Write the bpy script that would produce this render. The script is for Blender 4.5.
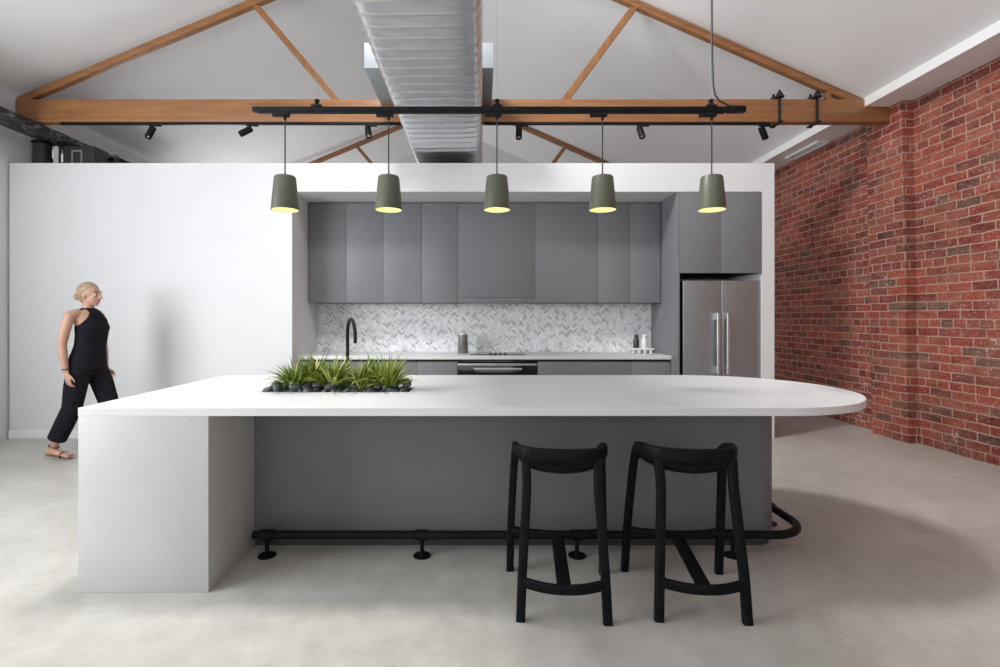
import bpy, bmesh, math, random
from mathutils import Vector, Matrix

# ------------------------------------------------------------------ clear
for o in list(bpy.data.objects):
    bpy.data.objects.remove(o, do_unlink=True)
S = bpy.context.scene
C = S.collection
PI = math.pi
rnd = random.Random(7)

# ------------------------------------------------------------------ camera
EYE = 1.33
cd = bpy.data.cameras.new('camera')
cam = bpy.data.objects.new('camera', cd)
C.objects.link(cam)
cam.location = (0, 0, EYE)
cam.rotation_euler = (PI / 2, 0, 0)
cd.sensor_width = 36.0
cd.lens = 36.0 * 0.510
cd.shift_x = 0.0195
cd.shift_y = -0.0155
cd.clip_start = 0.05
S.camera = cam

# ------------------------------------------------------------------ view, world, lights
S.view_settings.view_transform = 'Standard'
S.view_settings.look = 'None'
S.view_settings.gamma = 1.0
S.view_settings.use_curve_mapping = False
S.view_settings.exposure = 0.47

W = bpy.data.worlds.new('world')
S.world = W
W.use_nodes = True
bgn = W.node_tree.nodes['Background']
bgn.inputs[0].default_value = (0.93, 0.96, 1.0, 1)
bgn.inputs[1].default_value = 0.4


def area(name, loc, target, sx, sy, power, col=(1, 1, 1), spread=180):
    l = bpy.data.lights.new(name, 'AREA')
    l.shape = 'RECTANGLE'
    l.size, l.size_y, l.energy, l.color = sx, sy, power, col
    l.spread = math.radians(spread)
    o = bpy.data.objects.new(name, l)
    C.objects.link(o)
    o.location = loc
    o.rotation_euler = (Vector(target) - Vector(loc)).to_track_quat('-Z', 'Y').to_euler()
    return o


# daylight through the roof light above the island and the left hand windows; fill lamps added front and rear
area('roof_light_daylight', (-1.2, 3.22, 5.33), (1.9, 3.22, 1.0), 0.75, 0.75, 120, (1.0, 0.99, 0.97), 150)
area('left_window_daylight', (-5.05, 1.0, 2.1), (0.0, 2.2, 3.0), 3.6, 2.0, 215, (0.91, 0.955, 1.0))
area('front_fill', (-0.8, -3.8, 2.0), (-0.4, 5.0, 3.2), 5.6, 1.9, 42, (1, 1, 1))  # added fill lamp behind the camera, lifts the camera-facing surfaces
area('rear_fill', (-5.1, 10.2, 1.9), (0.0, 9.6, 3.0), 2.6, 1.9, 80, (0.97, 0.985, 1.0))  # added lamp hidden behind the partition, brightens the rear ceiling and gable

# ------------------------------------------------------------------ materials


def mat(name, col, rough=0.5, metal=0.0, spec=0.5):
    m = bpy.data.materials.new(name)
    m.use_nodes = True
    b = m.node_tree.nodes['Principled BSDF']
    b.inputs['Base Color'].default_value = (*col, 1)
    b.inputs['Roughness'].default_value = rough
    b.inputs['Metallic'].default_value = metal
    b.inputs['Specular IOR Level'].default_value = spec
    return m


def nt(m):
    return m.node_tree.nodes, m.node_tree.links, m.node_tree.nodes['Principled BSDF']


def add_noise_col(m, c1, c2, scale=5, detail=6, stretch=(1, 1, 1), lo=0.35, hi=0.65, bump=0.0, bscale=None, dist=0.002, rough=None):
    N, L, b = nt(m)
    tc = N.new('ShaderNodeTexCoord')
    mp = N.new('ShaderNodeMapping')
    mp.inputs['Scale'].default_value = stretch
    L.new(tc.outputs['Object'], mp.inputs[0])
    nz = N.new('ShaderNodeTexNoise')
    nz.inputs['Scale'].default_value = scale
    nz.inputs['Detail'].default_value = detail
    L.new(mp.outputs[0], nz.inputs['Vector'])
    r = N.new('ShaderNodeValToRGB')
    r.color_ramp.elements[0].position = lo
    r.color_ramp.elements[1].position = hi
    r.color_ramp.elements[0].color = (*c1, 1)
    r.color_ramp.elements[1].color = (*c2, 1)
    L.new(nz.outputs[0], r.inputs[0])
    L.new(r.outputs[0], b.inputs['Base Color'])
    if rough:
        mr = N.new('ShaderNodeMapRange')
        mr.inputs['To Min'].default_value, mr.inputs['To Max'].default_value = rough
        L.new(nz.outputs[0], mr.inputs['Value'])
        L.new(mr.outputs[0], b.inputs['Roughness'])
    if bump:
        n2 = N.new('ShaderNodeTexNoise')
        n2.inputs['Scale'].default_value = bscale or scale * 4
        n2.inputs['Detail'].default_value = 4
        L.new(mp.outputs[0], n2.inputs['Vector'])
        bp = N.new('ShaderNodeBump')
        bp.inputs['Strength'].default_value = bump
        bp.inputs['Distance'].default_value = dist
        L.new(n2.outputs[0], bp.inputs['Height'])
        L.new(bp.outputs[0], b.inputs['Normal'])
    return m


M = {}
M['plaster'] = add_noise_col(mat('white_plaster', (0.84, 0.84, 0.84), 0.7), (0.705, 0.708, 0.715), (0.73, 0.732, 0.74), 1.5, bump=0.05, bscale=60)
M['frontwall'] = add_noise_col(mat('grey_front_wall', (0.45, 0.45, 0.45), 0.8), (0.42, 0.42, 0.42), (0.48, 0.48, 0.48), 1.5)
M['ceiling'] = add_noise_col(mat('ceiling_paint', (0.87, 0.87, 0.87), 0.8), (0.86, 0.865, 0.875), (0.885, 0.89, 0.90), 1.0, bump=0.05, bscale=50)
M['trimwhite'] = add_noise_col(mat('white_trim_paint', (0.84, 0.84, 0.84), 0.5), (0.83, 0.83, 0.83), (0.85, 0.85, 0.85), 2)
M['stone'] = add_noise_col(mat('white_stone', (0.70, 0.70, 0.70), 0.38), (0.69, 0.692, 0.695), (0.72, 0.722, 0.725), 3, rough=(0.34, 0.42))
M['block'] = add_noise_col(mat('pale_stone_block', (0.66, 0.66, 0.655), 0.5), (0.49, 0.49, 0.485), (0.55, 0.55, 0.545), 2.2, detail=8, lo=0.3, hi=0.7, bump=0.06, bscale=30)
M['grey'] = add_noise_col(mat('grey_laminate', (0.175, 0.18, 0.19), 0.42), (0.172, 0.177, 0.187), (0.182, 0.187, 0.197), 6, rough=(0.38, 0.46))
M['panel'] = add_noise_col(mat('shaded_grey_laminate', (0.155, 0.159, 0.167), 0.45), (0.152, 0.156, 0.164), (0.160, 0.164, 0.172), 6, rough=(0.40, 0.48))  # cabinet grey darkened, shade under the worktop overhang put into the colour
M['carcass'] = add_noise_col(mat('dark_carcass', (0.05, 0.05, 0.053), 0.6), (0.045, 0.045, 0.048), (0.055, 0.055, 0.058), 8)
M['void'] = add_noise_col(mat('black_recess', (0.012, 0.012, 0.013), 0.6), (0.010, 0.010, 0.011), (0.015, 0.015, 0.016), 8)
M['black'] = add_noise_col(mat('black_powdercoat', (0.009, 0.009, 0.010), 0.45, 0.0, 0.15), (0.007, 0.007, 0.008), (0.012, 0.012, 0.013), 30, bump=0.05, bscale=300, dist=0.0005)
M['stool'] = add_noise_col(mat('black_stained_ash', (0.007, 0.007, 0.008), 0.5, 0.0, 0.08), (0.005, 0.005, 0.006), (0.010, 0.010, 0.011), 14, stretch=(6, 6, 1), bump=0.12, bscale=60, dist=0.0008)
M['pipe'] = add_noise_col(mat('black_steel_pipe', (0.008, 0.008, 0.008), 0.45, 0.0, 0.12), (0.006, 0.006, 0.006), (0.011, 0.011, 0.011), 12)
M['steel'] = add_noise_col(mat('brushed_steel', (0.30, 0.31, 0.31), 0.3, 1.0), (0.37, 0.425, 0.44), (0.43, 0.485, 0.50), 5, stretch=(40, 40, 0.6), rough=(0.42, 0.52))
M['handle'] = add_noise_col(mat('satin_steel', (0.62, 0.61, 0.6), 0.42, 1.0), (0.58, 0.57, 0.56), (0.66, 0.65, 0.64), 20)
M['glassblack'] = add_noise_col(mat('black_glass', (0.008, 0.008, 0.009), 0.06), (0.007, 0.007, 0.008), (0.010, 0.010, 0.011), 4)
M['galv'] = add_noise_col(mat('galvanised_sheet', (0.66, 0.68, 0.70), 0.33, 1.0), (0.74, 0.755, 0.77), (0.84, 0.855, 0.87), 5, detail=6, stretch=(1, 3, 1), rough=(0.30, 0.40), bump=0.05, bscale=3, dist=0.01)
M['galvbox'] = add_noise_col(mat('grey_sheet_metal', (0.42, 0.45, 0.48), 0.45, 0.0), (0.24, 0.26, 0.28), (0.30, 0.32, 0.34), 3, rough=(0.45, 0.55))
M['olive'] = add_noise_col(mat('olive_enamel', (0.088, 0.094, 0.064), 0.42), (0.085, 0.091, 0.062), (0.091, 0.097, 0.066), 20)
M['lining'] = add_noise_col(mat('pale_yellow_lining', (0.74, 0.72, 0.44), 0.5), (0.72, 0.70, 0.42), (0.76, 0.74, 0.46), 20)
M['cord'] = add_noise_col(mat('dark_cord', (0.03, 0.03, 0.032), 0.6), (0.025, 0.025, 0.027), (0.035, 0.035, 0.037), 50)
M['lens'] = add_noise_col(mat('spot_lens', (0.55, 0.55, 0.56), 0.15), (0.5, 0.5, 0.51), (0.6, 0.6, 0.61), 30)
M['pebble'] = add_noise_col(mat('dark_river_pebble', (0.05, 0.055, 0.06), 0.45), (0.028, 0.031, 0.035), (0.15, 0.16, 0.17), 9, detail=5, lo=0.3, hi=0.8, rough=(0.35, 0.55))
M['soil'] = add_noise_col(mat('dark_soil', (0.02, 0.017, 0.014), 0.9), (0.014, 0.012, 0.010), (0.03, 0.026, 0.022), 40, bump=0.4, bscale=80)
M['iron'] = add_noise_col(mat('black_wrought_iron', (0.02, 0.018, 0.02), 0.5, 0.3), (0.014, 0.013, 0.014), (0.03, 0.027, 0.03), 15)
M['ceramic'] = add_noise_col(mat('white_ceramic', (0.78, 0.78, 0.77), 0.25), (0.76, 0.76, 0.75), (0.80, 0.80, 0.79), 10)
M['charcoal'] = add_noise_col(mat('charcoal_ceramic', (0.035, 0.035, 0.038), 0.3), (0.03, 0.03, 0.033), (0.042, 0.042, 0.045), 10)
M['greyjar'] = add_noise_col(mat('grey_glazed_jar', (0.17, 0.17, 0.17), 0.3), (0.14, 0.14, 0.14), (0.21, 0.21, 0.21), 10)
M['skin'] = add_noise_col(mat('skin', (0.60, 0.36, 0.26), 0.5), (0.46, 0.265, 0.185), (0.52, 0.30, 0.21), 8)
M['hair'] = add_noise_col(mat('blond_hair', (0.36, 0.25, 0.15), 0.45), (0.26, 0.175, 0.10), (0.46, 0.33, 0.20), 22, stretch=(1, 6, 6), bump=0.4, bscale=60, dist=0.004)
M['cloth'] = add_noise_col(mat('black_fabric', (0.012, 0.011, 0.014), 0.9, 0.0, 0.15), (0.008, 0.0075, 0.011), (0.014, 0.013, 0.018), 25, bump=0.2, bscale=90)
M['sandal'] = add_noise_col(mat('tan_leather', (0.30, 0.21, 0.15), 0.5), (0.27, 0.19, 0.13), (0.33, 0.23, 0.17), 20)
M['nail'] = mat('red_nail_varnish', (0.5, 0.015, 0.03), 0.25)
M['lip'] = mat('lip', (0.45, 0.17, 0.14), 0.4)
M['eyew'] = mat('eye_white', (0.75, 0.74, 0.72), 0.2)
M['iris'] = mat('eye_iris', (0.05, 0.035, 0.025), 0.2)
M['brow'] = mat('brow_hair', (0.16, 0.10, 0.06), 0.7)


def emit(name, col, s):
    m = mat(name, col)
    b = m.node_tree.nodes['Principled BSDF']
    b.inputs['Emission Color'].default_value = (*col, 1)
    b.inputs['Emission Strength'].default_value = s
    return m


M['bulb'] = emit('warm_bulb', (1.0, 0.93, 0.65), 1.0)


# polished concrete floor
def mk_floor():
    m = mat('polished_concrete', (0.5, 0.49, 0.47), 0.3)
    N, L, b = nt(m)
    tc = N.new('ShaderNodeTexCoord')
    n1 = N.new('ShaderNodeTexNoise'); n1.inputs['Scale'].default_value = 0.9; n1.inputs['Detail'].default_value = 9; n1.inputs['Roughness'].default_value = 0.62
    n2 = N.new('ShaderNodeTexNoise'); n2.inputs['Scale'].default_value = 7; n2.inputs['Detail'].default_value = 8; n2.inputs['Roughness'].default_value = 0.7
    n3 = N.new('ShaderNodeTexNoise'); n3.inputs['Scale'].default_value = 160; n3.inputs['Detail'].default_value = 2
    for n in (n1, n2, n3):
        L.new(tc.outputs['Object'], n.inputs['Vector'])
    r1 = N.new('ShaderNodeValToRGB')
    e = r1.color_ramp.elements
    e[0].position, e[0].color = 0.30, (0.435, 0.413, 0.378, 1)
    e[1].position, e[1].color = 0.72, (0.60, 0.578, 0.54, 1)
    L.new(n1.outputs[0], r1.inputs[0])
    r2 = N.new('ShaderNodeValToRGB')
    e = r2.color_ramp.elements
    e[0].position, e[0].color = 0.28, (0.83, 0.825, 0.815, 1)
    e[1].position, e[1].color = 0.72, (1.10, 1.10, 1.10, 1)
    L.new(n2.outputs[0], r2.inputs[0])
    mx = N.new('ShaderNodeMix'); mx.data_type = 'RGBA'; mx.blend_type = 'MULTIPLY'
    mx.inputs['Factor'].default_value = 1.0
    L.new(r1.outputs[0], mx.inputs['A']); L.new(r2.outputs[0], mx.inputs['B'])
    # fine aggregate speckle
    r3 = N.new('ShaderNodeValToRGB')
    e = r3.color_ramp.elements
    e[0].position, e[0].color = 0.34, (0.88, 0.88, 0.88, 1)
    e[1].position, e[1].color = 0.46, (1, 1, 1, 1)
    L.new(n3.outputs[0], r3.inputs[0])
    m2 = N.new('ShaderNodeMix'); m2.data_type = 'RGBA'; m2.blend_type = 'MULTIPLY'
    m2.inputs['Factor'].default_value = 0.7
    L.new(mx.outputs['Result'], m2.inputs['A']); L.new(r3.outputs[0], m2.inputs['B'])
    L.new(m2.outputs['Result'], b.inputs['Base Color'])
    mr = N.new('ShaderNodeMapRange')
    mr.inputs['To Min'].default_value, mr.inputs['To Max'].default_value = 0.26, 0.48
    L.new(n2.outputs[0], mr.inputs['Value'])
    L.new(mr.outputs[0], b.inputs['Roughness'])
    b.inputs['Specular IOR Level'].default_value = 0.4
    return m


M['floor'] = mk_floor()


# old red brickwork: u = X + Y so that both faces of the pier carry on the courses
def mk_brick():
    m = mat('old_red_brick', (0.3, 0.06, 0.04), 0.85)
    N, L, b = nt(m)
    tc = N.new('ShaderNodeTexCoord')
    sp = N.new('ShaderNodeSeparateXYZ')
    L.new(tc.outputs['Object'], sp.inputs[0])
    ad = N.new('ShaderNodeMath'); ad.operation = 'ADD'
    L.new(sp.outputs['X'], ad.inputs[0]); L.new(sp.outputs['Y'], ad.inputs[1])
    cb = N.new('ShaderNodeCombineXYZ')
    L.new(ad.outputs[0], cb.inputs['X']); L.new(sp.outputs['Z'], cb.inputs['Y'])
    # wobble of the hand laid courses
    wn = N.new('ShaderNodeTexNoise'); wn.inputs['Scale'].default_value = 5; wn.inputs['Detail'].default_value = 4
    L.new(cb.outputs[0], wn.inputs['Vector'])
    sb = N.new('ShaderNodeVectorMath'); sb.operation = 'SUBTRACT'; sb.inputs[1].default_value = (0.5, 0.5, 0.5)
    L.new(wn.outputs['Color'], sb.inputs[0])
    sc = N.new('ShaderNodeVectorMath'); sc.operation = 'SCALE'; sc.inputs['Scale'].default_value = 0.022
    L.new(sb.outputs[0], sc.inputs[0])
    va = N.new('ShaderNodeVectorMath'); va.operation = 'ADD'
    L.new(cb.outputs[0], va.inputs[0]); L.new(sc.outputs[0], va.inputs[1])
    wn2 = N.new('ShaderNodeTexNoise'); wn2.inputs['Scale'].default_value = 32; wn2.inputs['Detail'].default_value = 3
    L.new(cb.outputs[0], wn2.inputs['Vector'])
    sb2 = N.new('ShaderNodeVectorMath'); sb2.operation = 'SUBTRACT'; sb2.inputs[1].default_value = (0.5, 0.5, 0.5)
    L.new(wn2.outputs['Color'], sb2.inputs[0])
    sc2 = N.new('ShaderNodeVectorMath'); sc2.operation = 'SCALE'; sc2.inputs['Scale'].default_value = 0.010
    L.new(sb2.outputs[0], sc2.inputs[0])
    va2 = N.new('ShaderNodeVectorMath'); va2.operation = 'ADD'
    L.new(va.outputs[0], va2.inputs[0]); L.new(sc2.outputs[0], va2.inputs[1])
    va = va2
    br = N.new('ShaderNodeTexBrick')
    br.offset = 0.5; br.offset_frequency = 2
    br.squash = 0.55; br.squash_frequency = 7
    br.inputs['Color1'].default_value = (0, 0, 0, 1)
    br.inputs['Color2'].default_value = (1, 1, 1, 1)
    br.inputs['Mortar'].default_value = (0.5, 0.5, 0.5, 1)
    br.inputs['Scale'].default_value = 1.0
    br.inputs['Mortar Size'].default_value = 0.0075
    br.inputs['Mortar Smooth'].default_value = 0.35
    br.inputs['Bias'].default_value = 0.0
    br.inputs['Brick Width'].default_value = 0.244
    br.inputs['Row Height'].default_value = 0.088
    L.new(va.outputs[0], br.inputs['Vector'])
    ramp = N.new('ShaderNodeValToRGB')
    cr = ramp.color_ramp
    cr.elements[0].position, cr.elements[0].color = 0.0, (0.15, 0.09, 0.072, 1)
    cr.elements[1].position, cr.elements[1].color = 1.0, (0.34, 0.10, 0.065, 1)
    for p, c in ((0.035, (0.13, 0.065, 0.052, 1)), (0.07, (0.17, 0.042, 0.036, 1)), (0.45, (0.26, 0.052, 0.043, 1)), (0.85, (0.37, 0.085, 0.060, 1))):
        e = cr.elements.new(p); e.color = c
    L.new(br.outputs['Color'], ramp.inputs[0])
    # blotches
    n1 = N.new('ShaderNodeTexNoise'); n1.inputs['Scale'].default_value = 1.1; n1.inputs['Detail'].default_value = 6
    L.new(cb.outputs[0], n1.inputs['Vector'])
    r1 = N.new('ShaderNodeValToRGB')
    r1.color_ramp.elements[0].position, r1.color_ramp.elements[0].color = 0.3, (0.72, 0.74, 0.76, 1)
    r1.color_ramp.elements[1].position, r1.color_ramp.elements[1].color = 0.7, (1.15, 1.1, 1.08, 1)
    L.new(n1.outputs[0], r1.inputs[0])
    mx = N.new('ShaderNodeMix'); mx.data_type = 'RGBA'; mx.blend_type = 'MULTIPLY'; mx.inputs['Factor'].default_value = 1
    L.new(ramp.outputs[0], mx.inputs['A']); L.new(r1.outputs[0], mx.inputs['B'])
    n2 = N.new('ShaderNodeTexNoise'); n2.inputs['Scale'].default_value = 26; n2.inputs['Detail'].default_value = 8; n2.inputs['Roughness'].default_value = 0.7
    L.new(cb.outputs[0], n2.inputs['Vector'])
    r2 = N.new('ShaderNodeValToRGB')
    r2.color_ramp.elements[0].position, r2.color_ramp.elements[0].color = 0.3, (0.7, 0.66, 0.64, 1)
    r2.color_ramp.elements[1].position, r2.color_ramp.elements[1].color = 0.7, (1.25, 1.25, 1.22, 1)
    L.new(n2.outputs[0], r2.inputs[0])
    m2 = N.new('ShaderNodeMix'); m2.data_type = 'RGBA'; m2.blend_type = 'MULTIPLY'; m2.inputs['Factor'].default_value = 1
    L.new(mx.outputs['Result'], m2.inputs['A']); L.new(r2.outputs[0], m2.inputs['B'])
    # mortar
    m3 = N.new('ShaderNodeMix'); m3.data_type = 'RGBA'
    m3.inputs['B'].default_value = (0.46, 0.32, 0.25, 1)
    L.new(br.outputs['Fac'], m3.inputs['Factor'])
    L.new(m2.outputs['Result'], m3.inputs['A'])
    # lime and clay smeared over the faces
    n5 = N.new('ShaderNodeTexNoise'); n5.inputs['Scale'].default_value = 3.4; n5.inputs['Detail'].default_value = 9; n5.inputs['Roughness'].default_value = 0.72
    mp5 = N.new('ShaderNodeMapping'); mp5.inputs['Scale'].default_value = (0.7, 1.5, 1); mp5.inputs['Location'].default_value = (3.1, 7.7, 0)
    L.new(cb.outputs[0], mp5.inputs[0]); L.new(mp5.outputs[0], n5.inputs['Vector'])
    r5 = N.new('ShaderNodeValToRGB')
    r5.color_ramp.elements[0].position, r5.color_ramp.elements[0].color = 0.43, (0, 0, 0, 1)
    r5.color_ramp.elements[1].position, r5.color_ramp.elements[1].color = 0.66, (0.62, 0.62, 0.62, 1)
    L.new(n5.outputs[0], r5.inputs[0])
    m5 = N.new('ShaderNodeMix'); m5.data_type = 'RGBA'
    m5.inputs['B'].default_value = (0.33, 0.16, 0.115, 1)
    L.new(r5.outputs[0], m5.inputs['Factor']); L.new(m3.outputs['Result'], m5.inputs['A'])
    n6 = N.new('ShaderNodeTexNoise'); n6.inputs['Scale'].default_value = 48; n6.inputs['Detail'].default_value = 5; n6.inputs['Roughness'].default_value = 0.6
    L.new(cb.outputs[0], n6.inputs['Vector'])
    r6 = N.new('ShaderNodeValToRGB')
    r6.color_ramp.elements[0].position, r6.color_ramp.elements[0].color = 0.585, (0, 0, 0, 1)
    r6.color_ramp.elements[1].position, r6.color_ramp.elements[1].color = 0.65, (0.8, 0.8, 0.8, 1)
    L.new(n6.outputs[0], r6.inputs[0])
    m6 = N.new('ShaderNodeMix'); m6.data_type = 'RGBA'
    m6.inputs['B'].default_value = (0.50, 0.36, 0.28, 1)
    L.new(r6.outputs[0], m6.inputs['Factor']); L.new(m5.outputs['Result'], m6.inputs['A'])
    n7 = N.new('ShaderNodeTexNoise'); n7.inputs['Scale'].default_value = 7; n7.inputs['Detail'].default_value = 7; n7.inputs['Roughness'].default_value = 0.7
    L.new(mp5.outputs[0], n7.inputs['Vector'])
    r7 = N.new('ShaderNodeValToRGB')
    r7.color_ramp.elements[0].position, r7.color_ramp.elements[0].color = 0.32, (0.62, 0.55, 0.52, 1)
    r7.color_ramp.elements[1].position, r7.color_ramp.elements[1].color = 0.52, (1, 1, 1, 1)
    L.new(n7.outputs[0], r7.inputs[0])
    m7 = N.new('ShaderNodeMix'); m7.data_type = 'RGBA'; m7.blend_type = 'MULTIPLY'; m7.inputs['Factor'].default_value = 1
    L.new(m6.outputs['Result'], m7.inputs['A']); L.new(r7.outputs[0], m7.inputs['B'])
    m3 = m7
    # flecks of old white paint and lime
    n3 = N.new('ShaderNodeTexNoise'); n3.inputs['Scale'].default_value = 34; n3.inputs['Detail'].default_value = 6; n3.inputs['Roughness'].default_value = 0.65
    L.new(cb.outputs[0], n3.inputs['Vector'])
    n4 = N.new('ShaderNodeTexNoise'); n4.inputs['Scale'].default_value = 3.3; n4.inputs['Detail'].default_value = 3
    L.new(cb.outputs[0], n4.inputs['Vector'])
    pr = N.new('ShaderNodeMath'); pr.operation = 'MULTIPLY'
    L.new(n3.outputs[0], pr.inputs[0]); L.new(n4.outputs[0], pr.inputs[1])
    r3 = N.new('ShaderNodeValToRGB')
    r3.color_ramp.elements[0].position, r3.color_ramp.elements[0].color = 0.375, (0, 0, 0, 1)
    r3.color_ramp.elements[1].position, r3.color_ramp.elements[1].color = 0.41, (0.85, 0.85, 0.85, 1)
    L.new(pr.outputs[0], r3.inputs[0])
    m4 = N.new('ShaderNodeMix'); m4.data_type = 'RGBA'
    m4.inputs['B'].default_value = (0.58, 0.47, 0.39, 1)
    L.new(r3.outputs[0], m4.inputs['Factor'])
    L.new(m3.outputs['Result'], m4.inputs['A'])
    L.new(m4.outputs['Result'], b.inputs['Base Color'])
    # relief
    inv = N.new('ShaderNodeMath'); inv.operation = 'MULTIPLY_ADD'
    inv.inputs[1].default_value = -1.0; inv.inputs[2].default_value = 1.0
    L.new(br.outputs['Fac'], inv.inputs[0])
    hs = N.new('ShaderNodeMath'); hs.operation = 'MULTIPLY_ADD'; hs.inputs[1].default_value = 0.5
    L.new(n2.outputs[0], hs.inputs[0]); L.new(inv.outputs[0], hs.inputs[2])
    bp = N.new('ShaderNodeBump'); bp.inputs['Strength'].default_value = 0.7; bp.inputs['Distance'].default_value = 0.008
    L.new(hs.outputs[0], bp.inputs['Height'])
    L.new(bp.outputs[0], b.inputs['Normal'])
    b.inputs['Specular IOR Level'].default_value = 0.25
    return m


M['brick'] = mk_brick()


def mk_wood(name, axis):
    m = mat(name, (0.45, 0.2, 0.07), 0.42)
    N, L, b = nt(m)
    tc = N.new('ShaderNodeTexCoord')
    mp = N.new('ShaderNodeMapping')
    s = [14, 14, 14]
    s[axis] = 0.8
    mp.inputs['Scale'].default_value = s
    L.new(tc.outputs['Object'], mp.inputs[0])
    n1 = N.new('ShaderNodeTexNoise'); n1.inputs['Scale'].default_value = 1.6; n1.inputs['Detail'].default_value = 8; n1.inputs['Distortion'].default_value = 0.6
    L.new(mp.outputs[0], n1.inputs['Vector'])
    r = N.new('ShaderNodeValToRGB')
    r.color_ramp.elements[0].position, r.color_ramp.elements[0].color = 0.28, (0.23, 0.095, 0.034, 1)
    r.color_ramp.elements[1].position, r.color_ramp.elements[1].color = 0.72, (0.37, 0.17, 0.066, 1)
    L.new(n1.outputs[0], r.inputs[0])
    L.new(r.outputs[0], b.inputs['Base Color'])
    bp = N.new('ShaderNodeBump'); bp.inputs['Strength'].default_value = 0.1; bp.inputs['Distance'].default_value = 0.003
    L.new(n1.outputs[0], bp.inputs['Height']); L.new(bp.outputs[0], b.inputs['Normal'])
    return m


M['wood_x'] = mk_wood('varnished_oregon_beam', 0)
M['wood_s'] = mk_wood('varnished_oregon_strut', 2)


def mk_tile():
    m = mat('marble_mosaic', (0.6, 0.6, 0.6), 0.3)
    N, L, b = nt(m)
    at = N.new('ShaderNodeAttribute'); at.attribute_name = 'tone'
    tc = N.new('ShaderNodeTexCoord')
    n1 = N.new('ShaderNodeTexNoise'); n1.inputs['Scale'].default_value = 24; n1.inputs['Detail'].default_value = 6; n1.inputs['Distortion'].default_value = 1.2
    L.new(tc.outputs['Object'], n1.inputs['Vector'])
    r = N.new('ShaderNodeValToRGB')
    r.color_ramp.elements[0].position, r.color_ramp.elements[0].color = 0.3, (0.78, 0.79, 0.80, 1)
    r.color_ramp.elements[1].position, r.color_ramp.elements[1].color = 0.62, (1.04, 1.04, 1.04, 1)
    L.new(n1.outputs[0], r.inputs[0])
    mx = N.new('ShaderNodeMix'); mx.data_type = 'RGBA'; mx.blend_type = 'MULTIPLY'; mx.inputs['Factor'].default_value = 1
    L.new(at.outputs['Color'], mx.inputs['A']); L.new(r.outputs[0], mx.inputs['B'])
    L.new(mx.outputs['Result'], b.inputs['Base Color'])
    return m


M['tile'] = mk_tile()
M['grout'] = add_noise_col(mat('pale_grout', (0.62, 0.62, 0.61), 0.8), (0.6, 0.6, 0.59), (0.64, 0.64, 0.63), 30)


def mk_leaf():
    m = mat('grass_leaf', (0.2, 0.3, 0.04), 0.45)
    N, L, b = nt(m)
    at = N.new('ShaderNodeAttribute'); at.attribute_name = 'tone'
    L.new(at.outputs['Color'], b.inputs['Base Color'])
    b.inputs['Subsurface Weight'].default_value = 0.0
    return m


M['leaf'] = mk_leaf()


def mk_girder():
    m = mat('perforated_black_steel', (0.03, 0.03, 0.033), 0.5, 0.3)
    N, L, b = nt(m)
    tc = N.new('ShaderNodeTexCoord')
    v = N.new('ShaderNodeTexVoronoi'); v.inputs['Scale'].default_value = 34
    mp = N.new('ShaderNodeMapping'); mp.inputs['Scale'].default_value = (1.6, 0.45, 1.6)
    L.new(tc.outputs['Object'], mp.inputs[0]); L.new(mp.outputs[0], v.inputs['Vector'])
    n = N.new('ShaderNodeTexNoise'); n.inputs['Scale'].default_value = 6; n.inputs['Detail'].default_value = 3
    L.new(tc.outputs['Object'], n.inputs['Vector'])
    mu = N.new('ShaderNodeMath'); mu.operation = 'SUBTRACT'
    L.new(v.outputs['Distance'], mu.inputs[0]); L.new(n.outputs[0], mu.inputs[1])
    r = N.new('ShaderNodeValToRGB')
    r.color_ramp.elements[0].position, r.color_ramp.elements[0].color = 0.08, (0.028, 0.028, 0.032, 1)
    r.color_ramp.elements[1].position, r.color_ramp.elements[1].color = 0.22, (0.22, 0.22, 0.23, 1)
    L.new(mu.outputs[0], r.inputs[0])
    L.new(r.outputs[0], b.inputs['Base Color'])
    return m


M['perf'] = mk_girder()


def mk_pane():
    m = bpy.data.materials.new('clear_pane')
    m.use_nodes = True
    N, L = m.node_tree.nodes, m.node_tree.links
    N.clear()
    o = N.new('ShaderNodeOutputMaterial')
    t = N.new('ShaderNodeBsdfTransparent')
    g = N.new('ShaderNodeBsdfGlossy'); g.inputs['Roughness'].default_value = 0.03
    f = N.new('ShaderNodeFresnel'); f.inputs['IOR'].default_value = 1.3
    x = N.new('ShaderNodeMixShader')
    L.new(f.outputs[0], x.inputs[0]); L.new(t.outputs[0], x.inputs[1]); L.new(g.outputs[0], x.inputs[2])
    L.new(x.outputs[0], o.inputs['Surface'])
    return m


M['pane'] = mk_pane()

# ------------------------------------------------------------------ mesh helpers (all in metres)


def merge(dst, src):
    me = bpy.data.meshes.new('tmp')
    src.to_mesh(me)
    dst.from_mesh(me)
    bpy.data.meshes.remove(me)
    src.free()


def add_box(bm, x0, x1, y0, y1, z0, z1, bev=0.0, seg=2):
    t = bmesh.new()
    bmesh.ops.create_cube(t, size=1)
    for v in t.verts:
        v.co = Vector(((x0 + x1) / 2 + v.co.x * (x1 - x0), (y0 + y1) / 2 + v.co.y * (y1 - y0), (z0 + z1) / 2 + v.co.z * (z1 - z0)))
    if bev > 0:
        bmesh.ops.bevel(t, geom=list(t.edges), offset=bev, segments=seg, profile=0.6, affect='EDGES')
    merge(bm, t)
    return bm


def box(*a, **k):
    return add_box(bmesh.new(), *a, **k)


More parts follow.
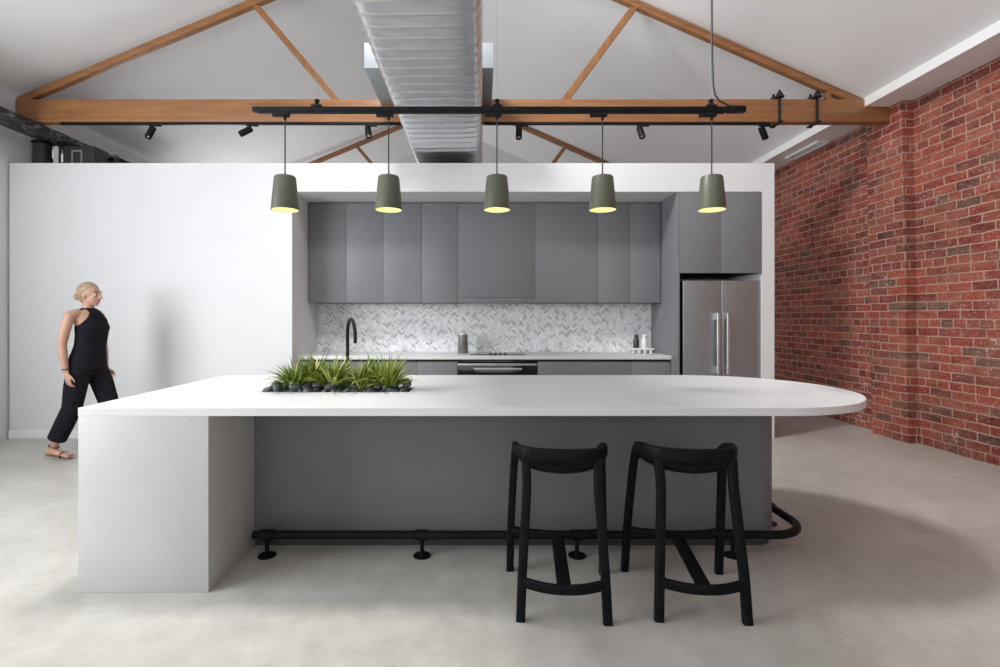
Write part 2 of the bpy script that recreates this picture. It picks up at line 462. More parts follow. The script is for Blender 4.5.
def frames(pts, closed=False, up=None):
    n = len(pts)
    res = []
    prev = None
    for i, p in enumerate(pts):
        if closed:
            d = pts[(i + 1) % n] - pts[i - 1]
        elif i == 0:
            d = pts[1] - pts[0]
        elif i == n - 1:
            d = pts[-1] - pts[-2]
        else:
            d = (pts[i + 1] - p).normalized() + (p - pts[i - 1]).normalized()
        d.normalize()
        if up is not None:
            u = Vector(up)
        elif prev is None:
            u = Vector((0, 0, 1)) if abs(d.z) < 0.9 else Vector((0, 1, 0))
        else:
            u = prev
        s = d.cross(u)
        if s.length < 1e-5:
            s = d.cross(Vector((1, 0.2, 0)))
        s.normalize()
        u = s.cross(d).normalized()
        prev = u
        res.append((s, u))
    return res


def add_tube(bm, pts, rad, segs=12, caps=True, up=None, power=2.0):
    """tube along pts; rad is one number, a list, or a list of (side, up) radii; power > 2 squares the section"""
    pts = [Vector(p) for p in pts]
    fr = frames(pts, up=up)
    rings = []
    for i, p in enumerate(pts):
        r = rad[i] if isinstance(rad, (list, tuple)) else rad
        a, b = r if isinstance(r, (list, tuple)) else (r, r)
        s, u = fr[i]
        ring = []
        for k in range(segs):
            t = 2 * PI * (k + 0.5) / segs
            c, q = math.cos(t), math.sin(t)
            cc = math.copysign(abs(c) ** (2 / power), c)
            qq = math.copysign(abs(q) ** (2 / power), q)
            ring.append(bm.verts.new(p + s * a * cc + u * b * qq))
        rings.append(ring)
    for i in range(len(rings) - 1):
        for k in range(segs):
            bm.faces.new((rings[i][k], rings[i][(k + 1) % segs], rings[i + 1][(k + 1) % segs], rings[i + 1][k]))
    if caps:
        bm.faces.new(list(reversed(rings[0])))
        bm.faces.new(rings[-1])
    return bm


def tube(*a, **k):
    return add_tube(bmesh.new(), *a, **k)


def add_lathe(bm, prof, c=(0, 0, 0), segs=32, axis=None, close=False):
    """prof: list of (r, h) turned round z (or round axis) at c"""
    c = Vector(c)
    q = Vector((0, 0, 1)).rotation_difference(Vector(axis)) if axis is not None else None
    rings = []
    for r, h in prof:
        ring = []
        if r < 1e-6:
            v = Vector((0, 0, h))
            if q: v = q @ v
            ring = [bm.verts.new(c + v)]
        else:
            for k in range(segs):
                t = 2 * PI * k / segs
                v = Vector((r * math.cos(t), r * math.sin(t), h))
                if q: v = q @ v
                ring.append(bm.verts.new(c + v))
        rings.append(ring)
    pairs = list(zip(rings[:-1], rings[1:]))
    if close:
        pairs.append((rings[-1], rings[0]))
    for A, B in pairs:
        for k in range(segs):
            k2 = (k + 1) % segs
            if len(A) == 1 and len(B) == 1:
                break
            if len(A) == 1:
                bm.faces.new((A[0], B[k2], B[k]))
            elif len(B) == 1:
                bm.faces.new((A[k], A[k2], B[0]))
            else:
                bm.faces.new((A[k], A[k2], B[k2], B[k]))
    return bm


def lathe(*a, **k):
    return add_lathe(bmesh.new(), *a, **k)


def add_prism(bm, poly, z0, z1, bev=0.0):
    """poly: (x, y) outline extruded from z0 to z1"""
    t = bmesh.new()
    lo = [t.verts.new((x, y, z0)) for x, y in poly]
    hi = [t.verts.new((x, y, z1)) for x, y in poly]
    t.faces.new(list(reversed(lo)))
    t.faces.new(hi)
    n = len(poly)
    for i in range(n):
        t.faces.new((lo[i], lo[(i + 1) % n], hi[(i + 1) % n], hi[i]))
    if bev:
        es = [e for e in t.edges if abs(e.verts[0].co.z - e.verts[1].co.z) < 1e-6]
        bmesh.ops.bevel(t, geom=es, offset=bev, segments=2, profile=0.6, affect='EDGES')
    merge(bm, t)
    return bm


def add_prism_y(bm, poly, y0, y1, bev=0.0):
    """poly: (x, z) outline extruded along y"""
    t = bmesh.new()
    a = [t.verts.new((x, y0, z)) for x, z in poly]
    b = [t.verts.new((x, y1, z)) for x, z in poly]
    t.faces.new(a)
    t.faces.new(list(reversed(b)))
    n = len(poly)
    for i in range(n):
        t.faces.new((a[(i + 1) % n], a[i], b[i], b[(i + 1) % n]))
    bmesh.ops.recalc_face_normals(t, faces=list(t.faces))
    if bev:
        bmesh.ops.bevel(t, geom=list(t.edges), offset=bev, segments=2, profile=0.6, affect='EDGES')
    merge(bm, t)
    return bm


def root_loc(p):
    while p.parent is not None:
        p = p.parent
    return p.location.copy()


def obj(name, bm, m, parent=None, loc=None, smooth=40, fix=True):
    """link bm as one mesh object. World coordinates in; they are kept relative to loc or to the parent's root"""
    if fix:
        bmesh.ops.recalc_face_normals(bm, faces=list(bm.faces))
    off = root_loc(parent) if parent is not None else Vector(loc or (0, 0, 0))
    if off.length > 0:
        bmesh.ops.translate(bm, verts=list(bm.verts), vec=-off)
    me = bpy.data.meshes.new(name)
    bm.to_mesh(me)
    bm.free()
    me.materials.append(M[m] if isinstance(m, str) else m)
    if smooth:
        me.polygons.foreach_set('use_smooth', [True] * len(me.polygons))
        me.set_sharp_from_angle(angle=math.radians(smooth))
    o = bpy.data.objects.new(name, me)
    C.objects.link(o)
    if parent is not None:
        o.parent = parent
    else:
        o.location = off
    return o


def thing(name, label, cat, loc=(0, 0, 0), group=None):
    o = bpy.data.objects.new(name, None)
    C.objects.link(o)
    o.location = loc
    o.empty_display_size = 0.1
    o['label'], o['category'] = label, cat
    if group:
        o['group'] = group
    return o


def tag(o, label, cat, group=None):
    o['label'], o['category'] = label, cat
    if group:
        o['group'] = group
    return o


def struct(name, bm, m, **k):
    o = obj(name, bm, m, **k)
    o['kind'] = 'structure'
    return o


def dup(root, loc, label, group=None, rotz=None):
    r = root.copy()
    C.objects.link(r)
    r.location = loc
    if rotz is not None:
        r.rotation_euler = (0, 0, rotz)
    r['label'] = label
    if group:
        r['group'] = group
    for ch in list(root.children):
        c = ch.copy()
        C.objects.link(c)
        c.parent = r
        for g in list(ch.children):
            d = g.copy()
            C.objects.link(d)
            d.parent = c
    return r


# ------------------------------------------------------------------ room shell
XL, XR = -5.22, 4.63
YW = 5.63            # face of the white partition
RX, RZ = -0.36, 5.74  # ridge
SL, SR = 0.399, 0.443
Y0, Y1 = -4.0, 12.2


def ceil_z(x):
    return RZ - (SL * (RX - x) if x < RX else SR * (x - RX))


struct('floor', box(XL - 0.2, XR + 0.2, Y0, Y1, -0.12, 0.0), 'floor', smooth=0)

# left wall: plain from the camera side to a dark recess beyond the partition
bm = bmesh.new()
wz = ceil_z(XL) + 0.12
add_box(bm, XL - 0.2, XL, 2.9, 5.97, 0, wz)
add_box(bm, XL - 0.2, XL, 5.97, 8.4, 3.46, wz)
add_box(bm, XL - 0.2, XL, 8.4, 8.9, 0, wz)
add_box(bm, XL - 0.2, XL, 8.9, 11.5, 0, 0.9)  # opening from here on made up to go with the added rear lamp
add_box(bm, XL - 0.2, XL, 8.9, 11.5, 2.9, wz)
add_box(bm, XL - 0.2, XL, 11.5, Y1, 0, wz)
add_box(bm, XL - 0.2, XL, Y0, 2.9, 0, 0.9)
add_box(bm, XL - 0.2, XL, Y0, 2.9, 3.2, wz)
add_box(bm, XL - 0.2, XL, Y0, -0.9, 0.9, 3.2)
struct('wall_left', bm, 'plaster', smooth=0)

# the old brick wall leans in by a few centimetres towards the top


def lean(bm):
    for v in bm.verts:
        v.co.x -= 0.019 * v.co.z
    return bm


struct('wall_right', lean(box(XR + 0.01, XR + 0.3, Y0, Y1, 0, 3.66)), 'brick', smooth=0)
struct('pillar_right', lean(box(4.525, XR + 0.02, 5.39, 5.89, 0, 3.66)), 'brick', smooth=0)
# street front behind the viewer
bm = bmesh.new()
add_box(bm, XL - 0.2, -4.2, Y0 - 0.2, Y0, 0, 4.6)
add_box(bm, -4.2, 2.6, Y0 - 0.2, Y0, 0, 0.9)
add_box(bm, -4.2, 2.6, Y0 - 0.2, Y0, 3.0, 5.9)
add_box(bm, 2.6, XR + 0.2, Y0 - 0.2, Y0, 0, 5.5)
struct('wall_front', bm, 'frontwall', smooth=0)
# far gable
bm = bmesh.new()
add_prism_y(bm, [(XL - 0.2, 0), (XR + 0.2, 0), (XR + 0.2, 3.75), (RX, RZ + 0.1), (XL - 0.2, wz)], Y1, Y1 + 0.2)
struct('wall_far', bm, 'plaster', smooth=0)


# ceiling: two slopes, roof lights cut in the left one
def slope(bm, xs, ys, holes):
    for i in range(len(xs) - 1):
        for j in range(len(ys) - 1):
            cx, cy = (xs[i] + xs[i + 1]) / 2, (ys[j] + ys[j + 1]) / 2
            if any(a < cx < b and c < cy < d for a, b, c, d in holes):
                continue
            q = [(xs[i], ys[j]), (xs[i + 1], ys[j]), (xs[i + 1], ys[j + 1]), (xs[i], ys[j + 1])]
            t = bmesh.new()
            lo = [t.verts.new((x, y, ceil_z(x))) for x, y in q]
            hi = [t.verts.new((x, y, ceil_z(x) + 0.12)) for x, y in q]
            t.faces.new(list(reversed(lo))); t.faces.new(hi)
            for k in range(4):
                t.faces.new((lo[k], lo[(k + 1) % 4], hi[(k + 1) % 4], hi[k]))
            merge(bm, t)


SKY = [(-1.75, -0.65, 2.65, 3.80)]
bm = bmesh.new()
xs = sorted({XL - 0.2, RX, -1.75, -0.65})
ys = sorted({Y0, Y1, 2.65, 3.80})
slope(bm, xs, ys, SKY)
slope(bm, [RX, 4.3], [Y0, Y1], [])
bmesh.ops.remove_doubles(bm, verts=list(bm.verts), dist=1e-4)
struct('ceiling', bm, 'ceiling', smooth=0)
for i, (a, b, c, d) in enumerate(SKY):
    bm = bmesh.new()
    for (x0, x1, y0, y1) in ((a - 0.05, a, c - 0.05, d + 0.05), (b, b + 0.05, c - 0.05, d + 0.05), (a, b, c - 0.05, c), (a, b, d, d + 0.05)):
        t = bmesh.new()
        add_box(t, x0, x1, y0, y1, 0.121, 0.2)
        for v in t.verts:
            v.co.z += ceil_z(v.co.x)
        merge(bm, t)
    fr = struct('window_%d' % (i + 1), bm, 'trimwhite', smooth=0)
    t = bmesh.new()
    add_box(t, a, b, c, d, 0.15, 0.156)
    for v in t.verts:
        v.co.z += ceil_z(v.co.x)
    obj('pane', t, 'pane', fr, smooth=0)

# boxed bulkhead along the brick wall
bm = bmesh.new()
add_prism_y(bm, [(4.18, 3.63), (XR + 0.2, 3.63), (XR + 0.2, 3.9), (4.18, 3.9)], Y0, Y1)
struct('trim_right', bm, 'trimwhite', smooth=0)

# white partition with the kitchen alcove
AX0, AX1 = -2.08, 3.11
ZT, ZA = 3.04, 2.725
YB = 6.5
bm = bmesh.new()
add_box(bm, -5.2, AX0, YW, YW + 0.1, 0, ZT)
add_box(bm, AX0 - 0.1, AX0, YW + 0.1, YB + 0.1, 0, ZT)
add_box(bm, AX0, AX1, YW, YB + 0.1, ZA, ZT)
add_box(bm, AX1, 3.245, YW, YB + 0.1, 0, ZT)
add_box(bm, AX0, AX1, YB, YB + 0.1, 0, ZA)
struct('wall_back', bm, 'plaster', smooth=0)
bm = bmesh.new()
add_box(bm, -5.2, AX0, YW - 0.012, YW - 0.0005, 0.0, 0.092, 0.003)
struct('baseboard_back', bm, 'trimwhite')

# ------------------------------------------------------------------ roof trusses
def truss(name, label, y, extra):
    t = thing(name, label, 'roof truss', (RX, y, 3.45))
    xl, xr = -5.065, 4.456
    th = 0.05
    zb0, zb1 = 3.465, 3.712
    obj('tie_beam', box(xl, xr, y - th, y + th, zb0, zb1, 0.006), 'wood_x', t)

    def top(x, s):
        zl = 3.762 if s < 0 else 3.712
        return zl
    # rafters: top edge follows the ceiling
    for s in (-1, 1):
        if s < 0:
            xa, za = -5.065, 3.745
            m = (ceil_z(RX) - 0.02 - za) / (RX - xa)
        else:
            xa, za = 4.18, 3.715
            m = (ceil_z(RX) - 0.02 - za) / (RX - xa)
        zr = ceil_z(RX) - 0.02
        d = 0.085
        lo_x = xa + (-s) * (d - (za - zb1)) / abs(m) if True else xa
        poly = [(xa, za), (RX, zr), (RX, zr - d), (lo_x, zb1), (xa, zb1)]
        bm = bmesh.new()
        add_prism_y(bm, poly, y - 0.035, y + 0.035, 0.005)
        obj('rafter', bm, 'wood_x', t)
    for (xb, xt, zt) in ((-1.58, -2.46, 4.75), (0.92, 1.68, 4.73)):
        w = 0.056
        dx, dz = xt - xb, zt - zb1
        ln = math.hypot(dx, dz)
        nx, nz = dz / ln * w * 1.0, 0
        poly = [(xb - abs(nx), zb1), (xb + abs(nx), zb1), (xt + abs(nx), zt), (xt - abs(nx), zt)]
        bm = bmesh.new()
        add_prism_y(bm, poly, y - 0.03, y + 0.03, 0.004)
        obj('strut', bm, 'wood_s', t)
    if extra:
        bm = bmesh.new()
        add_box(bm, 3.78, 3.83, y - 0.03, y + 0.03, zb1, 3.80)
        obj('packing_block', bm, 'wood_s', t)
        for x in (3.25, 3.66):
            bm = bmesh.new()
            add_box(bm, x - 0.013, x + 0.013, y - th - 0.012, y - th, zb0 - 0.03, zb1 + 0.03, 0.003)
            add_box(bm, x - 0.013, x + 0.013, y + th, y + th + 0.012, zb0 - 0.03, zb1 + 0.03, 0.003)
            # plates over and under the beam
            add_box(bm, x - 0.02, x + 0.02, y - th - 0.035, y + th + 0.035, zb1 + 0.0005, zb1 + 0.014, 0.003)
            add_box(bm, x - 0.02, x + 0.02, y - th - 0.05, y + th + 0.05, zb0 - 0.016, zb0 - 0.0005, 0.003)
            st = obj('beam_strap', bm, 'iron', t)
            for yy in (y - th - 0.006, y + th + 0.006):
                bm = bmesh.new()
                add_lathe(bm, [(0, 0.014), (0.05, 0.014), (0.052, 0.022), (0.036, 0.035), (0.034, 0.055), (0.018, 0.07), (0.012, 0.095), (0, 0.105)], (x, yy, zb1), 8)
                obj('nut', bm, 'iron', st)
    return t


YT = 5.60
truss('roof_truss', 'orange timber roof truss directly above the white partition, nearer of two', YT, True)
truss('roof_truss', 'timber roof truss glimpsed farther back beyond the white partition', 10.2, False)

# ------------------------------------------------------------------ air duct
t = thing('air_duct', 'silver spiral flat oval air duct running below the ridge', 'duct', (-0.35, 5.0, 3.13))
cx, cz, hw, hh = -0.3775, 3.248, 0.3875, 0.118
bm = bmesh.new()
rings = []
yv = 0.3
dy = 0.0075
ny = int((7.6 - yv) / dy)
NS = 48
for i in range(ny + 1):
    y = yv + i * dy
    ring = []
    for k in range(NS):
        a = 2 * PI * k / NS
        c, s_ = math.cos(a), math.sin(a)
        px = math.copysign(hw - hh, c) if abs(c) > 1e-6 else 0
        # stadium section
        x = px + hh * c
        if abs(c) < 0.5:
            x = (hw - hh) * (c / 0.5) + hh * c
        z = hh * math.copysign(min(1.0, abs(s_) * 1.08), s_)
        # spiral lock seams: the phase walks across the section
        ph = (y / 0.13 + k / NS) % 1.0
        d = min(ph, 1 - ph)
        g = 0.006 * math.exp(-(d / 0.06) ** 2) - 0.001 * math.sin(PI * ph)
        n = Vector((c, 0, s_)).normalized()
        ring.append(bm.verts.new((cx + x + n.x * g, y, cz + z + n.z * g)))
    rings.append(ring)
for i in range(ny):
    for k in range(NS):
        bm.faces.new((rings[i][k], rings[i][(k + 1) % NS], rings[i + 1][(k + 1) % NS], rings[i + 1][k]))
obj('duct_tube', bm, 'galv', t, smooth=70)
bm = bmesh.new()
add_box(bm, -1.08, 0.12, 4.73, 5.54, 3.648, 3.885, 0.004)
bx = obj('plenum_box', bm, 'galvbox', t)
bm = bmesh.new()
add_box(bm, -0.62, -0.08, 4.85, 5.45, 3.40, 3.65, 0.004)
obj('collar', bm, 'galvbox', bx)
for yy in (2.2, 6.9):
    bm = bmesh.new()
    for xx in (cx - hw - 0.012, cx + hw + 0.012):
        add_tube(bm, [(xx, yy, 3.27), (xx, yy, ceil_z(xx) + 0.02)], 0.006, 8)
    add_box(bm, cx - hw - 0.03, cx + hw + 0.03, yy - 0.015, yy + 0.015, 3.108, 3.122, 0.002)
    for xx in (cx - hw - 0.012, cx + hw + 0.012):
        add_tube(bm, [(xx, yy, 3.11), (xx, yy, 3.3)], 0.006, 8)
    obj('hanger', bm, 'galvbox', t)

# ------------------------------------------------------------------ pendant track with five shades
TY, TZ = 3.11, 2.60
t = thing('lighting_track', 'long black track carrying the five olive pendants over the island', 'lighting track', (0.11, TY, TZ))
TX0, TX1 = -1.387, 1.607
bm = bmesh.new()
add_box(bm, TX0, TX1, TY - 0.017, TY + 0.017, TZ - 0.014, TZ + 0.014, 0.002)
add_box(bm, TX0 + 0.03, TX1 - 0.12, TY - 0.013, TY + 0.013, TZ - 0.022, TZ - 0.010, 0.001)
obj('track_rail', bm, 'black', t)
bm = box(TX1 - 0.10, TX1 + 0.005, TY - 0.020, TY + 0.020, TZ - 0.017, TZ + 0.018, 0.003)
obj('feed_box', bm, 'black', t)
for x, cable in ((-0.997, 0), (0.10, 0), (1.405, 1)):
    bm = bmesh.new()
    add_box(bm, x - 0.032, x + 0.032, TY - 0.020, TY + 0.020, TZ + 0.010, TZ + 0.026, 0.003)
    add_lathe(bm, [(0.018, 0.024), (0.018, 0.036), (0.010, 0.038), (0.010, 0.048), (0.016, 0.050), (0.016, 0.060), (0.004, 0.066), (0, 0.066)], (x, TY, TZ), 14)
    cl = obj('suspension_clip', bm, 'black', t)
    obj('suspension_wire', tube([(x, TY, TZ + 0.06), (x, TY, ceil_z(x))], 0.0011, 8), 'galvbox', cl)
x = 1.405
pts = [(TX1 - 0.06, TY, TZ + 0.016), (TX1 - 0.10, TY, TZ + 0.026), (1.49, TY - 0.012, TZ + 0.030), (1.45, TY - 0.018, TZ + 0.045), (1.422, TY - 0.020, TZ + 0.08), (1.412, TY - 0.014, TZ + 0.15), (1.408, TY - 0.006, TZ + 0.4), (1.407, TY - 0.004, TZ + 1.2), (1.406, TY - 0.002, ceil_z(1.406))]
obj('power_cable', tube(pts, 0.006, 8), 'cord', t)

LAMPX = [-1.192, -0.560, 0.100, 0.744, 1.410]
LBL = ['leftmost olive pendant lamp, hanging in front of the white wall',
       'second olive pendant lamp from the left, in front of the upper cabinets',
       'middle olive pendant lamp, directly above the worktop centre',
       'fourth olive pendant lamp from the left, left of the tall fridge unit',
       'rightmost olive pendant lamp, hanging in front of the over-fridge cupboard']
L0 = thing('pendant_lamp', LBL[0], 'pendant lamp', (LAMPX[0], TY, TZ - 0.022), 'olive pendant lamps above the island')
x = LAMPX[0]
zb, zt = 1.988, 2.193
rb, rt = 0.083, 0.063
obj('lamp_shade', lathe([(rb, zb), (rt + 0.001, zt - 0.008), (rt - 0.004, zt), (0.012, zt + 0.001), (0.012, zt - 0.003), (rt - 0.006, zt - 0.004), (rb - 0.0035, zb)], (x, TY, 0), 40, close=True), 'olive', L0)
sl = obj('shade_lining', lathe([(rb - 0.004, zb + 0.0005), (rt - 0.008, zt - 0.02), (0.02, zt - 0.02)], (x, TY, 0), 40), 'lining', L0)
obj('bulb', lathe([(0, zb + 0.075), (0.018, zb + 0.08), (0.029, zb + 0.10), (0.024, zb + 0.13), (0.014, zb + 0.15), (0.014, zt - 0.021), (0, zt - 0.021)], (x, TY, 0), 20), 'bulb', L0)
obj('cord', tube([(x, TY, zt - 0.002), (x, TY, TZ - 0.04)], 0.0042, 8), 'cord', L0)
obj('cord_grip', lathe([(0.012, zt), (0.011, zt + 0.012), (0.005, zt + 0.02), (0.005, zt), (0.012, zt)], (x, TY, 0), 14), 'black', L0)
bm = bmesh.new()
add_box(bm, x - 0.075, x + 0.028, TY - 0.016, TY + 0.016, TZ - 0.042, TZ - 0.0225, 0.003)
add_lathe(bm, [(0, -0.062), (0.009, -0.06), (0.009, -0.042), (0, -0.042)], (x, TY, TZ), 12)
obj('track_adapter', bm, 'black', L0)
lamps = [L0] + [dup(L0, (LAMPX[i], TY, TZ - 0.022), LBL[i], 'olive pendant lamps above the island') for i in range(1, 5)]
for x in LAMPX:
    pl = bpy.data.lights.new('pendant_glow', 'POINT')
    pl.energy, pl.color, pl.shadow_soft_size = 0.16, (1.0, 0.93, 0.72), 0.03
    po = bpy.data.objects.new('pendant_glow', pl)
    C.objects.link(po)
    po.location = (x, TY, zb + 0.05)

# ------------------------------------------------------------------ spotlights under the tie beam
SZ = 3.4645
for nm, x0, x1, lb in (('spotlight_track', -4.58, -0.74, 'black track under the tie beam left of the duct'),
                       ('spotlight_track', 0.04, 3.15, 'black track under the tie beam right of the duct')):
    bm = box(x0, x1, YT - 0.05, YT - 0.018, SZ - 0.028, SZ, 0.002)
    tag(obj(nm, bm, 'black', None, ((x0 + x1) / 2, YT - 0.05, SZ)), lb, 'lighting track')
SPOTS = [(152, (-0.16, -0.45, -1.0), 'small black spotlight leftmost on the left track'),
         (249, (-0.85, -0.55, -0.75), 'small black spotlight second from left, tipped sharply to the left'),
         (368, (0.22, -0.6, -1.0), 'small black spotlight beside the duct, left of it'),
         (519, (-0.05, -0.35, -1.0), 'small black spotlight first to the right of the duct'),
         (640, (0.12, -0.5, -1.0), 'small black spotlight midway along the right track'),
         (762, (0.55, 0.25, -0.95), 'small black spotlight rightmost, tipped toward the brick wall')]
YS = YT - 0.034
for px, d, lb in SPOTS:
    x = (px - 480.5) / (510 / YS)
    sp = thing('spotlight', lb, 'spotlight', (x, YS, SZ - 0.028), 'spotlights along the tie beam')
    bm = bmesh.new()
    add_box(bm, x - 0.03, x + 0.10, YS - 0.014, YS + 0.014, SZ - 0.044, SZ - 0.0285, 0.002)
    obj('adapter', bm, 'black', sp)
    zz = SZ - 0.115
    obj('stem', tube([(x, YS, SZ - 0.042), (x, YS, zz + 0.03)], 0.008, 10), 'black', sp)
    D = Vector(d).normalized()
    A = Vector((x, YS, zz + 0.035)) - D * 0.03
    bm = bmesh.new()
    add_lathe(bm, [(0, 0), (0.030, 0), (0.034, 0.004), (0.034, 0.138), (0.031, 0.142), (0.027, 0.142), (0.026, 0.122), (0, 0.122)], A, 24, axis=D)
    hd = obj('lamp_head', bm, 'black', sp)
    bm = lathe([(0, 0.1225), (0.025, 0.1225), (0.02, 0.128), (0, 0.131)], A, 20, axis=D)
    obj('lens', bm, 'lens', hd)

# ------------------------------------------------------------------ steel girder and dark storage beyond the left end of the partition
t = thing('cable_tray', 'black perforated cable tray along the left wall under the beam', 'cable tray', (-4.98, 5.5, 3.4))
bm = bmesh.new()
add_box(bm, -4.826, -4.81, 1.5, 8.3, 3.40, 3.455, 0.002)
obj('side_lip', bm, 'perf', t)
bm = bmesh.new()
add_box(bm, -5.15, -4.826, 1.5, 8.3, 3.40, 3.406, 0.001)
obj('perforated_base', bm, 'perf', t)
bm = bmesh.new()
add_box(bm, -5.15, -5.136, 1.5, 8.3, 3.406, 3.455, 0.002)
obj('side_lip', bm, 'perf', t)
for yy in (3.2, 4.9, 7.8):
    bm = box(XL + 0.003, -4.9, yy - 0.02, yy + 0.02, 3.37, 3.3995, 0.003)
    obj('bracket', bm, 'black', t)

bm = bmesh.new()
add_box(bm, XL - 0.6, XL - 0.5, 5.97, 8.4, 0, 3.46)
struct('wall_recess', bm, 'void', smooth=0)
t = thing('timber_post', 'dark brown timber post under the cable tray behind the partition', 'post', (-5.13, 5.99, 0))
obj('shaft', box(-5.205, -5.07, 5.92, 6.04, 0, 3.365, 0.006), 'carcass', t)
obj('cap', box(-5.212, -5.06, 5.91, 6.05, 3.3655, 3.399, 0.004), 'black', t)
t = thing('storage_rack', 'dark metal storage rack with punched uprights behind the partition', 'rack', (-4.95, 6.6, 0))
for x, y in ((-5.035, 6.08), (-4.50, 6.3), (-5.035, 7.3), (-4.50, 7.3)):
    obj('upright', box(x - 0.02, x + 0.02, y - 0.02, y + 0.02, 0, 3.34, 0.003), 'perf', t)
for z in (0.6, 1.5, 2.4, 3.3):
    obj('shelf', box(-5.035, -4.48, 6.32, 7.3, z - 0.02, z + 0.02, 0.003), 'black', t)
tag(obj('white_board', box(-5.01, -4.955, 5.98, 6.0, 0, 3.345, 0.003), 'trimwhite', None, (-4.98, 5.99, 0)), 'narrow white upright board standing beside the dark post', 'board')
t = thing('cupboard', 'charcoal cupboard showing above the partition right of the white board', 'cupboard', (-4.72, 6.1, 0))
obj('cabinet_body', box(-4.93, -4.56, 6.02, 6.25, 0, 3.36, 0.006), 'carcass', t)
bm = bmesh.new()
for (x0, x1, z0, z1) in ((-4.82, -4.80, 2.2, 3.31), (-4.71, -4.69, 2.2, 3.31), (-4.80, -4.71, 3.29, 3.31), (-4.80, -4.71, 2.2, 2.22)):
    add_box(bm, x0, x1, 6.005, 6.0195, z0, z1, 0.002)
obj('door_frame', bm, 'galvbox', t)

# small fitting on the bulkhead soffit
t = thing('ceiling_vent', 'small white rectangular air vent under the bulkhead by the brick wall', 'vent', (4.44, 6.95, 3.63))
bm = bmesh.new()
for (x0, x1, y0, y1) in ((4.36, 4.375, 6.6, 7.3), (4.505, 4.52, 6.6, 7.3), (4.375, 4.505, 6.6, 6.615), (4.375, 4.505, 7.285, 7.3)):
    add_box(bm, x0, x1, y0, y1, 3.600, 3.6295, 0.002)
obj('vent_frame', bm, 'trimwhite', t)
bm = bmesh.new()
for k in range(7):
    x = 4.384 + k * 0.0185
    add_box(bm, x, x + 0.006, 6.615, 7.285, 3.606, 3.625)
obj('slats', bm, 'trimwhite', t)

# ------------------------------------------------------------------ kitchen island
IX0, IY0, IY1, IZ = -1.95, 2.47, 3.89, 0.895
ICX, IR = 1.516, 0.71
ICY = (IY0 + IY1) / 2
TH = 0.040
isl = thing('kitchen_island', 'long white island with rounded right end and grey panelled base', 'kitchen island', (0.1, 3.18, 0))
PL = (-1.30, -0.42, 3.00, 3.20)     # planter opening
SK = (-1.02, -0.475, 3.36, 3.62)    # sink opening


def top_outline(off=0.0):
    out = [(IX0 + off, IY1 - off), (IX0 + off, IY0 + off), (ICX, IY0 + off)]
    for k in range(1, 48):
        a = -PI / 2 + PI * k / 48
        out.append((ICX + (IR - off) * math.cos(a), ICY + (IR - off) * math.sin(a)))
    out.append((ICX, IY1 - off))
    return out


def cut(rects, outline, z0, z1):
    """slab with rectangular holes, by filling its outlines"""
    bm = bmesh.new()
    loops = [outline] + [[(a, c), (a, d), (b, d), (b, c)] for a, b, c, d in rects]
    es = []
    lv = []
    for lp in loops:
        vs = [bm.verts.new((x, y, z1)) for x, y in lp]
        lv.append(vs)
        for i in range(len(vs)):
            es.append(bm.edges.new((vs[i], vs[(i + 1) % len(vs)])))
    bmesh.ops.triangle_fill(bm, edges=es, use_beauty=True, use_dissolve=False, normal=(0, 0, 1))
    top_faces = list(bm.faces)
    r = bmesh.ops.extrude_face_region(bm, geom=top_faces)
    nv = [v for v in r['geom'] if isinstance(v, bmesh.types.BMVert)]
    for v in nv:
        v.co.z = z0
    return bm


bm = cut([PL, SK], top_outline(), IZ - TH, IZ)
w = obj('worktop', bm, 'stone', isl, smooth=30)
bv = w.modifiers.new('edge', 'BEVEL')
bv.width, bv.segments, bv.limit_method, bv.angle_limit = 0.003, 2, 'ANGLE', math.radians(50)
obj('end_block', box(IX0 + 0.0005, -1.318, IY0 + 0.0005, IY1 - 0.0005, 0, IZ - TH, 0.003), 'block', isl)


def round_body(x0, x1, y0, y1, r, n=14):
    out = [(x0, y1), (x0, y0)]
    for k in range(n + 1):
        a = -PI / 2 + PI / 2 * k / n
        out.append((x1 - r + r * math.cos(a), y0 + r + r * math.sin(a)))
    for k in range(n + 1):
        a = PI / 2 * k / n
        out.append((x1 - r + r * math.cos(a), y1 - r + r * math.sin(a)))
    return out


bm = bmesh.new()
add_prism(bm, round_body(-1.3178, 1.752, 2.97, 3.77, 0.13), 0.075, 0.66)
add_prism(bm, round_body(-0.38, 1.752, 2.97, 3.77, 0.13), 0.66, IZ - TH)
add_box(bm, -1.3178, -0.38, 2.97, 2.985, 0.66, IZ - TH)
add_box(bm, -1.3178, -0.38, 3.755, 3.77, 0.66, IZ - TH)
obj('base_panel', bm, 'panel', isl)
bm = bmesh.new()
add_prism(bm, round_body(-1.3178, 1.738, 2.985, 3.755, 0.118), 0, 0.075)
obj('kickboard', bm, 'carcass', isl)
# planter trough and sink bowl hang in the openings


def trough(a, b, c, d, zb, ztop, th):
    bm = bmesh.new()
    add_box(bm, a - th, b + th, c - th, d + th, zb - th, zb)
    add_box(bm, a - th, a, c - th, d + th, zb, ztop)
    add_box(bm, b, b + th, c - th, d + th, zb, ztop)
    add_box(bm, a, b, c - th, c, zb, ztop)
    add_box(bm, a, b, d, d + th, zb, ztop)
    return bm


obj('planter_trough', trough(*PL, 0.76, IZ - 0.002, 0.003), 'black', isl, smooth=0)
obj('sink_bowl', trough(*SK, 0.70, IZ - 0.002, 0.003), 'carcass', isl, smooth=0)
tag(obj('planter_soil', box(PL[0] + 0.004, PL[1] - 0.004, PL[2] + 0.004, PL[3] - 0.004, 0.761, 0.872), 'soil', None, (-0.86, 3.1, 0.76), smooth=0), 'dark soil filling the planter set into the island worktop', 'soil')
bpy.data.objects['planter_soil']['kind'] = 'stuff'

